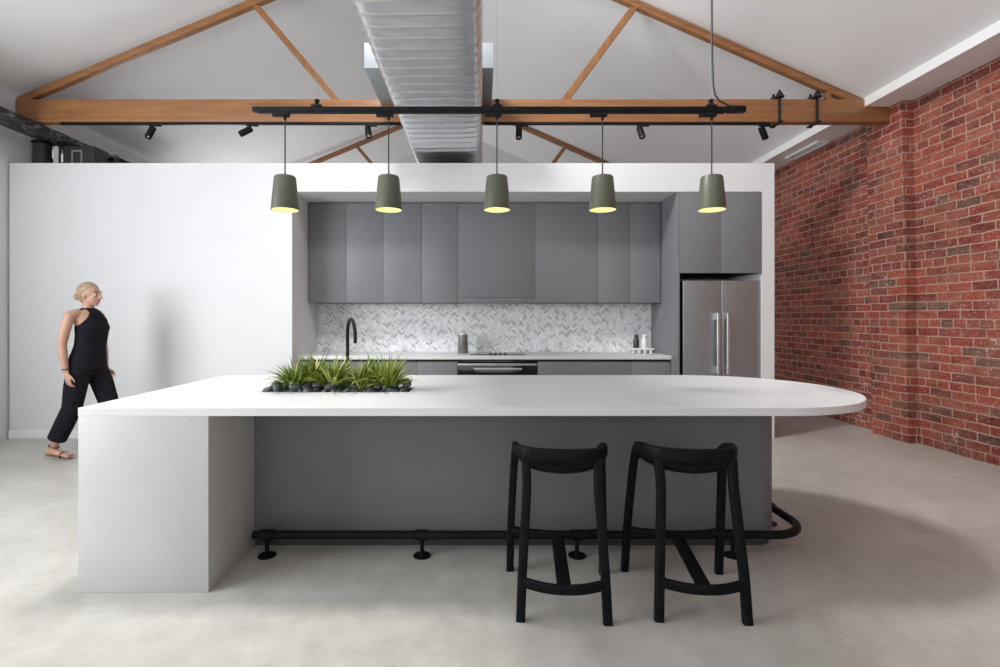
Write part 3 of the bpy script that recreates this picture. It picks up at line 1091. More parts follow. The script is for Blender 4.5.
# tap
FX, FY = -0.965, 3.70
tp = thing('mixer_tap', 'black gooseneck tap standing behind the grassy planter', 'tap', (FX, FY, IZ))
pts = [(FX, FY, IZ + 0.03), (FX, FY, IZ + 0.24)]
ux, uy = 0.105, -0.20
for k in range(0, 13):
    a = PI * k / 12
    s = (1 - math.cos(a)) / 2
    pts.append((FX + ux * s, FY + uy * s, IZ + 0.325 + 0.113 * math.sin(a) - 0.02 * s))
pts.append((FX + ux, FY + uy, IZ + 0.262))
obj('spout', tube(pts, 0.0125, 14), 'black', tp)
obj('base', lathe([(0, 0.0005), (0.027, 0.0005), (0.027, 0.006), (0.019, 0.01), (0.018, 0.06), (0.013, 0.066), (0, 0.066)], (FX, FY, IZ), 20), 'black', tp)
obj('lever', tube([(FX + 0.017, FY, IZ + 0.045), (FX + 0.05, FY, IZ + 0.05), (FX + 0.085, FY, IZ + 0.062)], [0.006, 0.005, 0.0045], 10), 'black', tp)

# ------------------------------------------------------------------ planting: pebbles and grassy clumps
pm = []
for v in range(6):
    bm = bmesh.new()
    bmesh.ops.create_icosphere(bm, subdivisions=3, radius=1)
    r = random.Random(40 + v)
    k = [Vector((r.uniform(-1, 1), r.uniform(-1, 1), r.uniform(-1, 1))) for _ in range(4)]
    for vt in bm.verts:
        d = 1 + sum(0.09 * math.sin(2.0 * vt.co.dot(q) + 2 * q.x) for q in k)
        vt.co *= d
    me = bpy.data.meshes.new('pebble')
    bm.to_mesh(me); bm.free()
    me.materials.append(M['pebble'])
    me.polygons.foreach_set('use_smooth', [True] * len(me.polygons))
    pm.append(me)
r = random.Random(11)
placed = []
tries = 0
while len(placed) < 92 and tries < 9000:
    tries += 1
    a = r.uniform(0.023, 0.037)
    x = r.uniform(PL[0] + 0.03, PL[1] - 0.03)
    y = r.uniform(PL[2] + 0.026, PL[3] - 0.026)
    row = 0 if len(placed) < 58 else 1
    z = (0.896 if row == 0 else 0.922) + r.uniform(-0.004, 0.004)
    h = a * r.uniform(0.55, 0.8)
    if row == 1 and (y < PL[2] + 0.04):
        continue
    ok = True
    for (X, Y, Z, A) in placed:
        dxy = math.hypot(x - X, y - Y)
        if abs(z - Z) < 0.02 and dxy < (a + A) * 0.72:
            ok = False
            break
    if ok:
        placed.append((x, y, z, a))
        o = bpy.data.objects.new('pebble', pm[r.randrange(6)])
        C.objects.link(o)
        o.location = (x, y, z)
        o.scale = (a * r.uniform(0.95, 1.3), a * r.uniform(0.75, 0.95), h)
        o.rotation_euler = (r.uniform(-0.35, 0.35), r.uniform(-0.35, 0.35), r.uniform(0, PI))
        tag(o, 'smooth dark grey pebble bedded in the island planter among the grass', 'pebble', 'dark pebbles in the island planter')


def clump(x, y, seed, n, hmax, spread, label, brown=0):
    r = random.Random(seed)
    bm = bmesh.new()
    lay = bm.loops.layers.float_color.new('tone')
    base = Vector((x, y, 0.874))
    for i in range(n):
        az = r.uniform(0, 2 * PI)
        q = r.random() ** 0.7
        ln = hmax * r.uniform(0.72, 1.12)
        lean = 0.15 + q * 1.3 * spread
        droop = r.uniform(0.5, 1.7) * (0.5 + q)
        wd = r.uniform(0.0055, 0.0095)
        d = Vector((math.cos(az), math.sin(az), 0))
        side = Vector((-d.y, d.x, 0))
        p = base + d * r.uniform(0.0, 0.014)
        seg = 8
        ang = lean * 0.45
        if r.random() < 0.13:
            c0 = (0.46, 0.47, 0.12)
        else:
            f = r.random()
            c0 = (0.08 + 0.22 * f, 0.15 + 0.22 * f, 0.018 + 0.035 * f)
        if brown and r.random() < brown:
            c0 = (0.09, 0.05, 0.025)
        rows = []
        tw = r.uniform(-0.4, 0.4)
        for k in range(seg + 1):
            s = k / seg
            ww = wd * (1 - s ** 3) * (0.65 + 0.7 * s * (1 - s) * 2)
            ww = max(ww, 0.0004)
            dirv = d * math.sin(ang) + Vector((0, 0, 1)) * math.cos(ang)
            nrm = side.cross(dirv)
            sd = (side * math.cos(tw * s) + nrm * math.sin(tw * s))
            rows.append((bm.verts.new(p - sd * ww + nrm * ww * 0.35), bm.verts.new(p), bm.verts.new(p + sd * ww + nrm * ww * 0.35), s))
            p = p + dirv * (ln / seg)
            ang += (lean * 0.65 + droop * s) / seg
        for k in range(seg):
            A, B = rows[k], rows[k + 1]
            for e in (0, 1):
                fc = bm.faces.new((A[e], A[e + 1], B[e + 1], B[e]))
                for lp in fc.loops:
                    lp[lay] = (c0[0], c0[1], c0[2], 1)
    o = obj('grass_plant', bm, 'leaf', None, (x, y, 0.874), smooth=60, fix=False)
    tag(o, label, 'plant', 'grassy clumps in the island planter')
    return o


clump(-1.12, 3.095, 1, 120, 0.235, 1.05, 'bright green grassy clump at the left end of the planter')
clump(-1.03, 3.15, 2, 100, 0.27, 0.95, 'tall green grassy clump left of the tap with brown tips', 0.10)
clump(-0.895, 3.08, 3, 120, 0.26, 0.95, 'dense green grassy clump directly in front of the tap')
clump(-0.725, 3.09, 4, 115, 0.22, 1.05, 'low fresh green grassy clump just right of the tap')
clump(-0.655, 3.155, 6, 75, 0.24, 0.95, 'sparse grassy clump behind and between the two right hand clumps')
clump(-0.56, 3.09, 5, 120, 0.255, 1.15, 'green grassy clump at the right end of the planter')

# ------------------------------------------------------------------ foot rail
t = thing('foot_rail', 'black pipe foot rail bent round the right end of the island', 'foot rail', (0.2, 2.85, 0))
RZ_ = 0.118
ry = 2.85
pts = [(-1.27, ry, RZ_), (-0.5, ry, RZ_), (0.5, ry, RZ_), (1.645, ry, RZ_)]
for k in range(1, 13):
    a = -PI / 2 + PI / 2 * k / 12
    pts.append((1.645 + 0.22 * math.cos(a), ry + 0.22 + 0.22 * math.sin(a), RZ_))
pts.append((1.865, 3.6, RZ_))
obj('pipe', tube(pts, 0.0235, 18), 'pipe', t)
for (x, y) in ((-1.193, ry), (-0.327, ry), (0.539, ry), (1.41, ry), (1.865, 3.30)):
    bm = bmesh.new()
    if y == ry:
        add_tube(bm, [(x - 0.035, y, RZ_), (x + 0.035, y, RZ_)], 0.0295, 18)
    else:
        add_tube(bm, [(x, y - 0.035, RZ_), (x, y + 0.035, RZ_)], 0.0295, 18)
    add_lathe(bm, [(0.015, RZ_ - 0.038), (0.018, RZ_ - 0.01)], (x, y, 0), 16)
    obj('tee_fitting', bm, 'pipe', t)
    obj('post', lathe([(0.0, 0.010), (0.0115, 0.010), (0.0115, RZ_ - 0.015), (0, RZ_ - 0.015)], (x, y, 0), 16), 'pipe', t)
    obj('floor_flange', lathe([(0, 0.0002), (0.048, 0.0002), (0.05, 0.003), (0.048, 0.007), (0.018, 0.009), (0.016, 0.016), (0.0, 0.016)], (x, y, 0), 28), 'pipe', t)

# ------------------------------------------------------------------ bar stools


def bez(pts, n):
    """Catmull-Rom through pts"""
    P = [Vector(p) for p in pts]
    P = [P[0] * 2 - P[1]] + P + [P[-1] * 2 - P[-2]]
    out = []
    for i in range(1, len(P) - 2):
        for k in range(n):
            s = k / n
            a, b, c, d = P[i - 1], P[i], P[i + 1], P[i + 2]
            out.append(0.5 * ((2 * b) + (c - a) * s + (2 * a - 5 * b + 4 * c - d) * s * s + (3 * b - a - 3 * c + d) * s ** 3))
    out.append(P[-2])
    return out


SL0 = (0.380, 2.45, 0.0)
st = thing('bar_stool', 'left of the two black wooden bar stools at the island', 'bar stool', SL0, 'black bar stools at the island')
ox, oy, _ = SL0


def P3(x, y, z):
    return (ox + x, oy + y, z)


for s in (-1, 1):
    # rear legs (camera side), flaring into the back rail
    pts = bez([P3(s * 0.189, -0.222, 0.0), P3(s * 0.181, -0.205, 0.2), P3(s * 0.166, -0.170, 0.45), P3(s * 0.160, -0.148, 0.58), P3(s * 0.165, -0.122, 0.690)], 6)
    obj('leg', tube(pts, [(0.0205, 0.0175)] * len(pts), 16, up=(0, 1, 0), power=5), 'stool', st)
    # front legs, curving back into the arms
    pts = bez([P3(s * 0.241, 0.222, 0.0), P3(s * 0.235, 0.185, 0.25), P3(s * 0.224, 0.14, 0.5), P3(s * 0.216, 0.115, 0.62), P3(s * 0.210, 0.085, 0.685)], 6)
    obj('leg', tube(pts, [(0.0195, 0.0175)] * len(pts), 16, up=(0, 1, 0), power=5), 'stool', st)
# curved back rail with two arms
pts = bez([P3(-0.206, 0.110, 0.662), P3(-0.213, 0.065, 0.690), P3(-0.210, -0.01, 0.704), P3(-0.188, -0.088, 0.709), P3(-0.132, -0.136, 0.709), P3(0, -0.156, 0.708),
           P3(0.132, -0.136, 0.709), P3(0.188, -0.088, 0.709), P3(0.210, -0.01, 0.704), P3(0.213, 0.065, 0.690), P3(0.206, 0.110, 0.662)], 6)
rr = []
for i in range(len(pts)):
    q = abs(i / (len(pts) - 1) - 0.5) * 2
    rr.append((0.0135 + 0.004 * q, 0.032 - 0.009 * q ** 3))
obj('back_rail', tube(pts, rr, 16, up=(0, 0, 1), power=3.2), 'stool', st)
# dished seat
bm = bmesh.new()
NR, NT = 10, 48
tops, bots = [], []
for i in range(NR + 1):
    f = i / NR
    rt_, rb_ = [], []
    for k in range(NT):
        a = 2 * PI * k / NT
        c, s_ = math.cos(a), math.sin(a)
        n = 3.2
        rad = 1 / ((abs(c) ** n + abs(s_) ** n) ** (1 / n))
        yy = s_ * rad
        half = 0.198 if yy > 0 else 0.198 - 0.03 * (-yy)
        x_ = c * rad * f * half
        y_ = 0.035 + yy * f * 0.178
        dish = 0.030 * f ** 2.6 * (0.35 + 0.65 * abs(c) ** 1.2) + 0.012 * f ** 3 * max(0, -s_)
        z_ = 0.626 + dish
        edge = 0.006 if i == NR else 0
        rt_.append(bm.verts.new(P3(x_, y_, z_ - edge)))
        rb_.append(bm.verts.new(P3(x_ * 0.985, y_ * 0.985 + 0.0003, z_ - 0.024 + edge)))
    tops.append(rt_); bots.append(rb_)
for R_, flip in ((tops, False), (bots, True)):
    for i in range(1, NR):
        for k in range(NT):
            q = (R_[i][k], R_[i][(k + 1) % NT], R_[i + 1][(k + 1) % NT], R_[i + 1][k])
            bm.faces.new(q if not flip else tuple(reversed(q)))
    bm.faces.new(R_[1] if not flip else list(reversed(R_[1])))
for k in range(NT):
    bm.faces.new((tops[NR][k], bots[NR][k], bots[NR][(k + 1) % NT], tops[NR][(k + 1) % NT]))
loose = [v for v in bm.verts if not v.link_faces]
bmesh.ops.delete(bm, geom=loose, context='VERTS')
obj('seat', bm, 'stool', st, smooth=50)
# seat bearers
bm = bmesh.new()
for s in ():
    add_tube(bm, [P3(s * 0.168, -0.168, 0.602), P3(s * 0.19, -0.02, 0.606), P3(s * 0.222, 0.112, 0.612)], [(0.012, 0.02)] * 3, 12, up=(0, 0, 1), power=4)
for s in (-1, 1):
    add_tube(bm, [P3(s * 0.17, 0.112, 0.632), P3(s * 0.212, 0.112, 0.634)], [(0.016, 0.010)] * 2, 12, up=(0, 0, 1), power=4)
obj('seat_frame', bm, 'stool', st)
# stretchers and the link between them
pts = bez([P3(-0.236, 0.188, 0.232), P3(-0.12, 0.162, 0.229), P3(0, 0.152, 0.228), P3(0.12, 0.162, 0.229), P3(0.236, 0.188, 0.232)], 5)
obj('footrest', tube(pts, [(0.016, 0.015)] * len(pts), 14, up=(0, 0, 1), power=4), 'stool', st)
pts = bez([P3(-0.184, -0.209, 0.165), P3(-0.09, -0.243, 0.160), P3(0, -0.252, 0.158), P3(0.09, -0.243, 0.160), P3(0.184, -0.209, 0.165)], 5)
obj('stretcher', tube(pts, [(0.0125, 0.0215)] * len(pts), 14, up=(0, 0, 1), power=4), 'stool', st)
pts = bez([P3(0, 0.150, 0.224), P3(0, 0.0, 0.203), P3(0, -0.15, 0.176), P3(0, -0.245, 0.160)], 4)
obj('link_bar', tube(pts, [(0.031, 0.011)] * len(pts), 14, up=(0, 0, 1), power=5), 'stool', st)
st.rotation_euler = (0, 0, math.radians(-4.0))
dup(st, (0.986, 2.45, 0), 'right of the two black wooden bar stools at the island', 'black bar stools at the island', math.radians(-3.5))

# ------------------------------------------------------------------ kitchen alcove
# backsplash of marble herringbone
t = thing('backsplash', 'grey and white marble herringbone backsplash behind the worktop', 'backsplash', (0, YB, 0.9))
BX0, BX1, BZ0, BZ1 = -2.078, 2.172, 0.9005, 1.513
obj('grout_bed', box(BX0, BX1, YB - 0.008, YB - 0.0005, BZ0, BZ1), 'grout', t, smooth=0)
bm = bmesh.new()
lay = bm.loops.layers.float_color.new('tone')
r = random.Random(3)
TWd, n = 0.0215, 3
gap = 0.0009
c45 = math.sqrt(0.5)


def clip(poly, x0, x1, z0, z1):
    for ax, lim, sg in ((0, x0, 1), (0, x1, -1), (1, z0, 1), (1, z1, -1)):
        out = []
        for i in range(len(poly)):
            p, q = poly[i], poly[(i + 1) % len(poly)]
            fp, fq = (p[ax] - lim) * sg, (q[ax] - lim) * sg
            if fp >= 0:
                out.append(p)
            if (fp >= 0) != (fq >= 0):
                s = fp / (fp - fq)
                out.append((p[0] + (q[0] - p[0]) * s, p[1] + (q[1] - p[1]) * s))
        poly = out
        if len(poly) < 3:
            return None
    return poly


yf = YB - 0.0115
NN = 170
for a in range(-NN, NN):
    for b in range(-NN, NN):
        m_ = (a - b) % (2 * n)
        if m_ == 0:
            q = [(a, b), (a + n, b), (a + n, b + 1), (a, b + 1)]
        elif m_ == 2 * n - 1:
            q = [(a, b), (a + 1, b), (a + 1, b + n), (a, b + n)]
        else:
            continue
        mx_ = sum(p[0] for p in q) / 4 * TWd
        my_ = sum(p[1] for p in q) / 4 * TWd
        X = (mx_ - my_) * c45
        Z = (mx_ + my_) * c45 + 1.2
        if not (BX0 - 0.06 < X < BX1 + 0.06 and BZ0 - 0.06 < Z < BZ1 + 0.06):
            continue
        pl = []
        for p in q:
            px = p[0] * TWd; py = p[1] * TWd
            px += gap if px < mx_ else -gap
            py += gap if py < my_ else -gap
            pl.append(((px - py) * c45, (px + py) * c45 + 1.2))
        pl = clip(pl, BX0, BX1, BZ0, BZ1)
        if not pl:
            continue
        g = r.choice([0.95, 0.92, 0.88, 0.96, 0.92, 0.84, 0.74, 0.56]) + r.uniform(-0.04, 0.02)
        col = (g * 0.99, g, g * 1.01, 1)
        fr_ = [bm.verts.new((x, yf, z)) for x, z in pl]
        bk_ = [bm.verts.new((x, yf + 0.003, z)) for x, z in pl]
        fs = [bm.faces.new(fr_)]
        k = len(pl)
        for i in range(k):
            fs.append(bm.faces.new((fr_[(i + 1) % k], fr_[i], bk_[i], bk_[(i + 1) % k])))
        for f in fs:
            for lp in f.loops:
                lp[lay] = col
obj('mosaic', bm, 'tile', t, smooth=0, fix=False)

# upper cupboards
UY, UZ0, UZ1 = 6.14, 1.514, 2.712
UE = [-2.072, -1.618, -1.173, -0.710, -0.271, 0.656, 1.414, 1.800, 2.168]
UL = ['grey upper cupboard leftmost, beside the white reveal', 'grey upper cupboard second from the left of the row',
      'grey upper cupboard third from the left of the row', 'grey upper cupboard just left of the wide hood cupboard',
      'wide grey hood cupboard above the cooktop with a lower fascia', 'wide grey upper cupboard just right of the hood cupboard',
      'narrow grey upper cupboard second from the right end', 'narrow grey upper cupboard at the right end against the tall panel']
for i in range(8):
    a, b = UE[i], UE[i + 1]
    hood = i == 4
    t = thing('upper_cupboard', UL[i], 'cupboard', ((a + b) / 2, UY + 0.18, UZ0), 'grey upper cupboards in the alcove')
    obj('cabinet_body', box(a + 0.0008, b - 0.0008, UY + 0.022, YB - 0.012, UZ0 + (0.004 if hood else 0.002), UZ1 + 0.002), 'carcass', t, smooth=0)
    z0 = UZ0 + 0.062 if hood else UZ0
    obj('cabinet_door', box(a + 0.0016, b - 0.0016, UY, UY + 0.02, z0, UZ1, 0.0012), 'grey', t)
    if hood:
        obj('hood_fascia', box(a + 0.0016, b - 0.0016, UY + 0.002, UY + 0.02, UZ0, UZ0 + 0.058, 0.0012), 'grey', t)
        obj('hood_filter', box(a + 0.12, b - 0.12, UY + 0.06, UY + 0.30, UZ0 - 0.004, UZ0 + 0.003, 0.001), 'steel', t)

# worktop, base units, oven
CYF, CZ = 5.80, 0.90
wt = obj('kitchen_worktop', box(AX0 + 0.001, 2.173, CYF, YB - 0.0005, 0.858, CZ, 0.003), 'stone', None, (0.04, 6.15, 0.858))
tag(wt, 'white stone worktop running along the alcove below the backsplash', 'worktop')
BE = [-2.078, -1.41, -0.726, -0.263, 0.650, 1.73, 2.170]
BL = ['grey base cupboard at the left end of the alcove behind the plants', 'grey base cupboard second from left under the alcove worktop',
      'narrow grey base cupboard immediately left of the oven', None, 'wide grey base cupboard immediately right of the oven',
      'narrow grey base cupboard at the right end against the tall panel']
for i in range(6):
    a, b = BE[i], BE[i + 1]
    if BL[i] is None:
        continue
    t = thing('base_cupboard', BL[i], 'cupboard', ((a + b) / 2, 6.1, 0), 'grey base cupboards in the alcove')
    obj('cabinet_body', box(a + 0.0008, b - 0.0008, CYF + 0.045, YB - 0.012, 0.11, 0.8575), 'void', t, smooth=0)
    obj('cabinet_door', box(a + 0.0016, b - 0.0016, CYF + 0.022, CYF + 0.042, 0.115, 0.830, 0.0012), 'grey', t)
    obj('kickboard', box(a + 0.0008, b - 0.0008, CYF + 0.08, CYF + 0.095, 0.0, 0.109), 'carcass', t, smooth=0)
a, b = BE[3] + 0.002, BE[4] - 0.002
t = thing('oven', 'wide black built in oven with steel trim and bar handle', 'oven', ((a + b) / 2, 6.1, 0))
obj('oven_body', box(a, b, CYF + 0.045, YB - 0.012, 0.11, 0.8575), 'void', t, smooth=0)
obj('control_panel', box(a, b, CYF + 0.018, CYF + 0.044, 0.812, 0.842, 0.002), 'glassblack', t)
obj('trim_strip', box(a, b, CYF + 0.014, CYF + 0.044, 0.786, 0.811, 0.002), 'handle', t)
dr = obj('oven_door', box(a, b, CYF + 0.016, CYF + 0.044, 0.20, 0.785, 0.003), 'glassblack', t)
bm = bmesh.new()
add_tube(bm, [(-0.075, CYF - 0.035, 0.752), (0.465, CYF - 0.035, 0.752)], [(0.010, 0.013)] * 2, 14, up=(0, 0, 1), power=4)
for x in (-0.045, 0.435):
    add_tube(bm, [(x, CYF - 0.03, 0.752), (x, CYF + 0.017, 0.752)], 0.009, 12)
obj('handle', bm, 'handle', dr)
obj('drawer_panel', box(a, b, CYF + 0.018, CYF + 0.044, 0.115, 0.197, 0.002), 'glassblack', t)
obj('kickboard', box(a, b, CYF + 0.08, CYF + 0.095, 0.0, 0.109), 'carcass', t, smooth=0)

# cooktop with pan supports
t = thing('cooktop', 'flat dark cooktop set in the alcove worktop above the oven', 'cooktop', (0.2, 6.12, CZ))
obj('glass_plate', box(-0.12, 0.52, 5.90, 6.36, CZ + 0.0003, CZ + 0.007, 0.002), 'glassblack', t)
for (x, y, rr_) in ((0.03, 6.25, 0.085), (0.37, 6.25, 0.07), (0.03, 6.03, 0.07), (0.37, 6.03, 0.095)):
    obj('burner_ring', lathe([(rr_, 0.0071), (rr_, 0.009), (rr_ - 0.006, 0.009), (rr_ - 0.006, 0.0071)], (x, y, CZ), 32, close=True), 'lens', t)
for k in range(4):
    obj('knob', lathe([(0, 0.0072), (0.016, 0.0072), (0.015, 0.022), (0, 0.023)], (0.12 + k * 0.055, 5.925, CZ), 16), 'black', t)

# canister, bottles, stand
t = thing('canister', 'grey tapered canister on the worktop left of the cooktop', 'canister', (-0.215, 6.22, CZ))
c = (-0.215, 6.22, CZ)
obj('canister_body', lathe([(0, 0.0005), (0.060, 0.0005), (0.063, 0.006), (0.058, 0.225), (0.055, 0.232), (0.050, 0.232), (0.050, 0.2), (0, 0.2)], c, 32), 'greyjar', t)
obj('rim', lathe([(0.0585, 0.222), (0.060, 0.228), (0.058, 0.236), (0.050, 0.236), (0.050, 0.2325), (0.0585, 0.2325)], c, 32, close=True), 'handle', t)
t = thing('serving_stand', 'white footed serving stand at the right end of the alcove worktop', 'stand', (1.97, 6.28, CZ))
obj('tray', box(1.825, 2.115, 6.20, 6.36, CZ + 0.040, CZ + 0.062, 0.006), 'ceramic', t)
for k in range(4):
    x = 1.86 + k * 0.073
    for y in (6.225, 6.335):
        obj('foot', lathe([(0, 0.0003), (0.013, 0.0003), (0.016, 0.0395), (0, 0.0395)], (x, y, CZ), 14), 'ceramic', t)


def bottle(x, m, lb):
    c = (x, 6.28, CZ + 0.0625)
    t = thing('bottle', lb, 'bottle', c)
    obj('bottle_body', lathe([(0, 0), (0.034, 0), (0.036, 0.004), (0.036, 0.095), (0.030, 0.112), (0.024, 0.118), (0.024, 0.128), (0, 0.128)], c, 28), m, t)
    obj('stopper', lathe([(0.0255, 0.1285), (0.027, 0.131), (0.027, 0.158), (0.023, 0.163), (0, 0.164)], c, 24), m, t)


bottle(1.918, 'charcoal', 'charcoal dispenser bottle on the white stand')
bottle(2.018, 'ceramic', 'white dispenser bottle on the white stand')

# tall end panel, fridge and the cupboard above it
tag(obj('end_panel', box(2.175, 2.200, YW + 0.002, YB - 0.001, 0, ZA - 0.002, 0.001), 'grey', None, (2.187, 6.05, 0)), 'tall grey end panel between the worktop and the fridge', 'panel')
t = thing('fridge_cupboard', 'grey double cupboard above the stainless fridge', 'cupboard', (2.655, 6.0, 1.827))
obj('cabinet_body', box(2.2008, AX1 - 0.001, YW + 0.026, YB - 0.001, 1.829, ZA - 0.002), 'carcass', t, smooth=0)
obj('cabinet_door', box(2.202, 2.6545, YW + 0.003, YW + 0.024, 1.827, ZA - 0.004, 0.0012), 'grey', t)
obj('cabinet_door', box(2.6560, AX1 - 0.002, YW + 0.003, YW + 0.024, 1.827, ZA - 0.004, 0.0012), 'grey', t)
obj('alcove_lining', box(2.2005, 2.203, YW + 0.03, YB - 0.001, 0, 1.826), 'void', bpy.data.objects['end_panel'], smooth=0)
FX0, FX1, FXS = 2.246, 3.100, 2.672
FYF, FZ = 5.655, 1.745
t = thing('fridge', 'two door stainless steel fridge in the alcove beside the brick wall', 'fridge', ((FX0 + FX1) / 2, 6.0, 0))
obj('fridge_body', box(FX0 + 0.004, FX1 - 0.004, FYF + 0.066, 6.42, 0.03, FZ - 0.004, 0.004), 'carcass', t)
obj('plinth', box(FX0 + 0.02, FX1 - 0.02, FYF + 0.09, 6.40, 0.0, 0.03), 'void', t, smooth=0)
for (a, b, hx) in ((FX0, FXS - 0.003, FXS - 0.054), (FXS + 0.003, FX1, FXS + 0.054)):
    d = obj('fridge_door', box(a, b, FYF, FYF + 0.06, 0.08, FZ, 0.006, 3), 'steel', t)
    bm = bmesh.new()
    add_tube(bm, [(hx, FYF - 0.05, 0.715), (hx, FYF - 0.05, 1.385)], [(0.020, 0.012)] * 2, 16, up=(0, 1, 0), power=4)
    for z0 in (0.715, 1.305):
        add_box(bm, hx - 0.022, hx + 0.022, FYF - 0.055, FYF + 0.001, z0, z0 + 0.08, 0.004)
    obj('handle', bm, 'handle', d)

# ------------------------------------------------------------------ the woman walking past
PX, PY = -3.89, 4.90
pn = thing('person', 'woman in a black sleeveless top and black trousers walking right past the white wall', 'person', (PX, PY, 0))


def L3(x, y, z):
    return Vector((PX + x, PY + y, z))


def add_blob(bm, c, rx, ry, rz, u=20, v=14):
    t = bmesh.new()
    bmesh.ops.create_uvsphere(t, u_segments=u, v_segments=v, radius=1)
    for q in t.verts:
        q.co = Vector((c[0] + q.co.x * rx, c[1] + q.co.y * ry, c[2] + q.co.z * rz))
    merge(bm, t)


def add_limb(bm, pts, rad, segs=16, up=None):
    pts = [Vector(p) for p in pts]
    add_tube(bm, pts, rad, segs, True, up)
    for p, r_ in ((pts[0], rad[0]), (pts[-1], rad[-1])):
        r_ = min(r_) if isinstance(r_, tuple) else r_
        add_blob(bm, p, r_, r_, r_, 12, 8)


def remesh(o, vox, it=6):
    m1 = o.modifiers.new('skin', 'REMESH')
    m1.mode = 'VOXEL'
    m1.voxel_size = vox
    m1.use_smooth_shade = True
    m2 = o.modifiers.new('smooth', 'SMOOTH')
    m2.factor, m2.iterations = 0.5, it


def foot(bm, ankle, heel, toe, r0=0.033):
    """heel, toe on the ground; ankle above"""
    a, h, t_ = Vector(ankle), Vector(heel), Vector(toe)
    d = (t_ - h)
    up = (0, 0, 1)
    add_limb(bm, [h + Vector((0, 0, 0.012)), h + d * 0.25 + Vector((0, 0, 0.02)), h + d * 0.55 + Vector((0, 0, 0.014)), h + d * 0.8 + Vector((0, 0, 0.004)), h + d * 0.93],
             [(0.028, 0.030), (0.032, 0.036), (0.037, 0.026), (0.042, 0.018), (0.034, 0.012)], 16, up)
    add_limb(bm, [a, a * 0.45 + (h + d * 0.2 + Vector((0, 0, 0.03))) * 0.55, h + d * 0.3 + Vector((0, 0, 0.025))], [0.034, 0.034, 0.034], 14)
    sd = d.normalized().cross(Vector((0, 0, 1)))
    for k in range(5):
        o_ = (k - 2) * 0.0155
        b0 = h + d * 0.86 + sd * o_ + Vector((0, 0, 0.0))
        b1 = h + d * (1.02 - 0.012 * (4 - k if toe_in else k)) + sd * o_ * 1.05 + Vector((0, 0, -0.003))
        add_limb(bm, [b0, b1], [0.0085, 0.0075], 10)


def hand(bm, wrist, dirv, palm_n, thumb_side):
    """a relaxed hand: palm, four curled fingers, thumb leaving the side of the palm"""
    w = Vector(wrist)
    d = Vector(dirv).normalized()
    nrm = Vector(palm_n).normalized()
    sd = d.cross(nrm).normalized() * thumb_side
    add_tube(bm, [w - d * 0.01, w + d * 0.03, w + d * 0.065, w + d * 0.088], [(0.024, 0.017), (0.033, 0.015), (0.038, 0.013), (0.036, 0.011)], 16, True, nrm)
    for k, (off, ln) in enumerate(((0.027, 0.066), (0.009, 0.076), (-0.009, 0.071), (-0.026, 0.055))):
        b0 = w + d * 0.08 + sd * off
        curl = 0.35 + 0.12 * k
        p = b0
        a = 0.12
        pts_ = [p]
        for s_ in (0.42, 0.32, 0.26):
            p = p + (d * math.cos(a) + nrm * math.sin(a)) * ln * s_
            pts_.append(p)
            a += curl
        add_limb(bm, pts_, [0.0088, 0.0082, 0.0075, 0.0065], 10)
    b0 = w + d * 0.028 + sd * 0.026
    add_limb(bm, [b0, b0 + d * 0.025 + sd * 0.022 + nrm * 0.006, b0 + d * 0.052 + sd * 0.028 + nrm * 0.014, b0 + d * 0.072 + sd * 0.026 + nrm * 0.02], [0.013, 0.0105, 0.0095, 0.0075], 10)


toe_in = True
bm = bmesh.new()
# torso and neck (front is +x); radii (across, fore and aft)
tor = [(0.115, 0.84, 0.155, 0.112), (0.115, 0.90, 0.168, 0.118), (0.125, 0.97, 0.155, 0.108), (0.138, 1.06, 0.130, 0.095), (0.148, 1.15, 0.135, 0.10),
       (0.152, 1.23, 0.145, 0.112), (0.142, 1.30, 0.158, 0.105), (0.125, 1.36, 0.150, 0.085), (0.112, 1.40, 0.10, 0.062)]
add_tube(bm, [L3(x, 0, z) for x, z, a, b in tor], [(a, b) for x, z, a, b in tor], 28, True, (1, 0, 0))
add_limb(bm, [L3(0.108, 0, 1.38), L3(0.122, 0, 1.44), L3(0.134, 0, 1.50)], [0.058, 0.048, 0.049], 18)
# arms
add_limb(bm, [L3(0.105, -0.13, 1.365), L3(0.085, -0.182, 1.345), L3(0.065, -0.205, 1.22), L3(0.045, -0.215, 1.08)], [0.052, 0.050, 0.043, 0.036], 18)
add_limb(bm, [L3(0.045, -0.215, 1.08), L3(0.052, -0.215, 1.00), L3(0.075, -0.208, 0.835)], [0.036, 0.038, 0.024], 18)
hand(bm, L3(0.078, -0.207, 0.825), (0.22, 0.0, -0.95), (0.35, 0.9, 0.1), 1)
add_limb(bm, [L3(0.105, 0.13, 1.365), L3(0.09, 0.182, 1.345), L3(0.10, 0.205, 1.22), L3(0.105, 0.215, 1.08)], [0.052, 0.050, 0.043, 0.036], 18)
add_limb(bm, [L3(0.105, 0.215, 1.08), L3(0.115, 0.213, 1.00), L3(0.145, 0.20, 0.84)], [0.036, 0.038, 0.024], 18)
hand(bm, L3(0.148, 0.20, 0.83), (0.3, 0.0, -0.93), (0.35, -0.9, 0.1), -1)
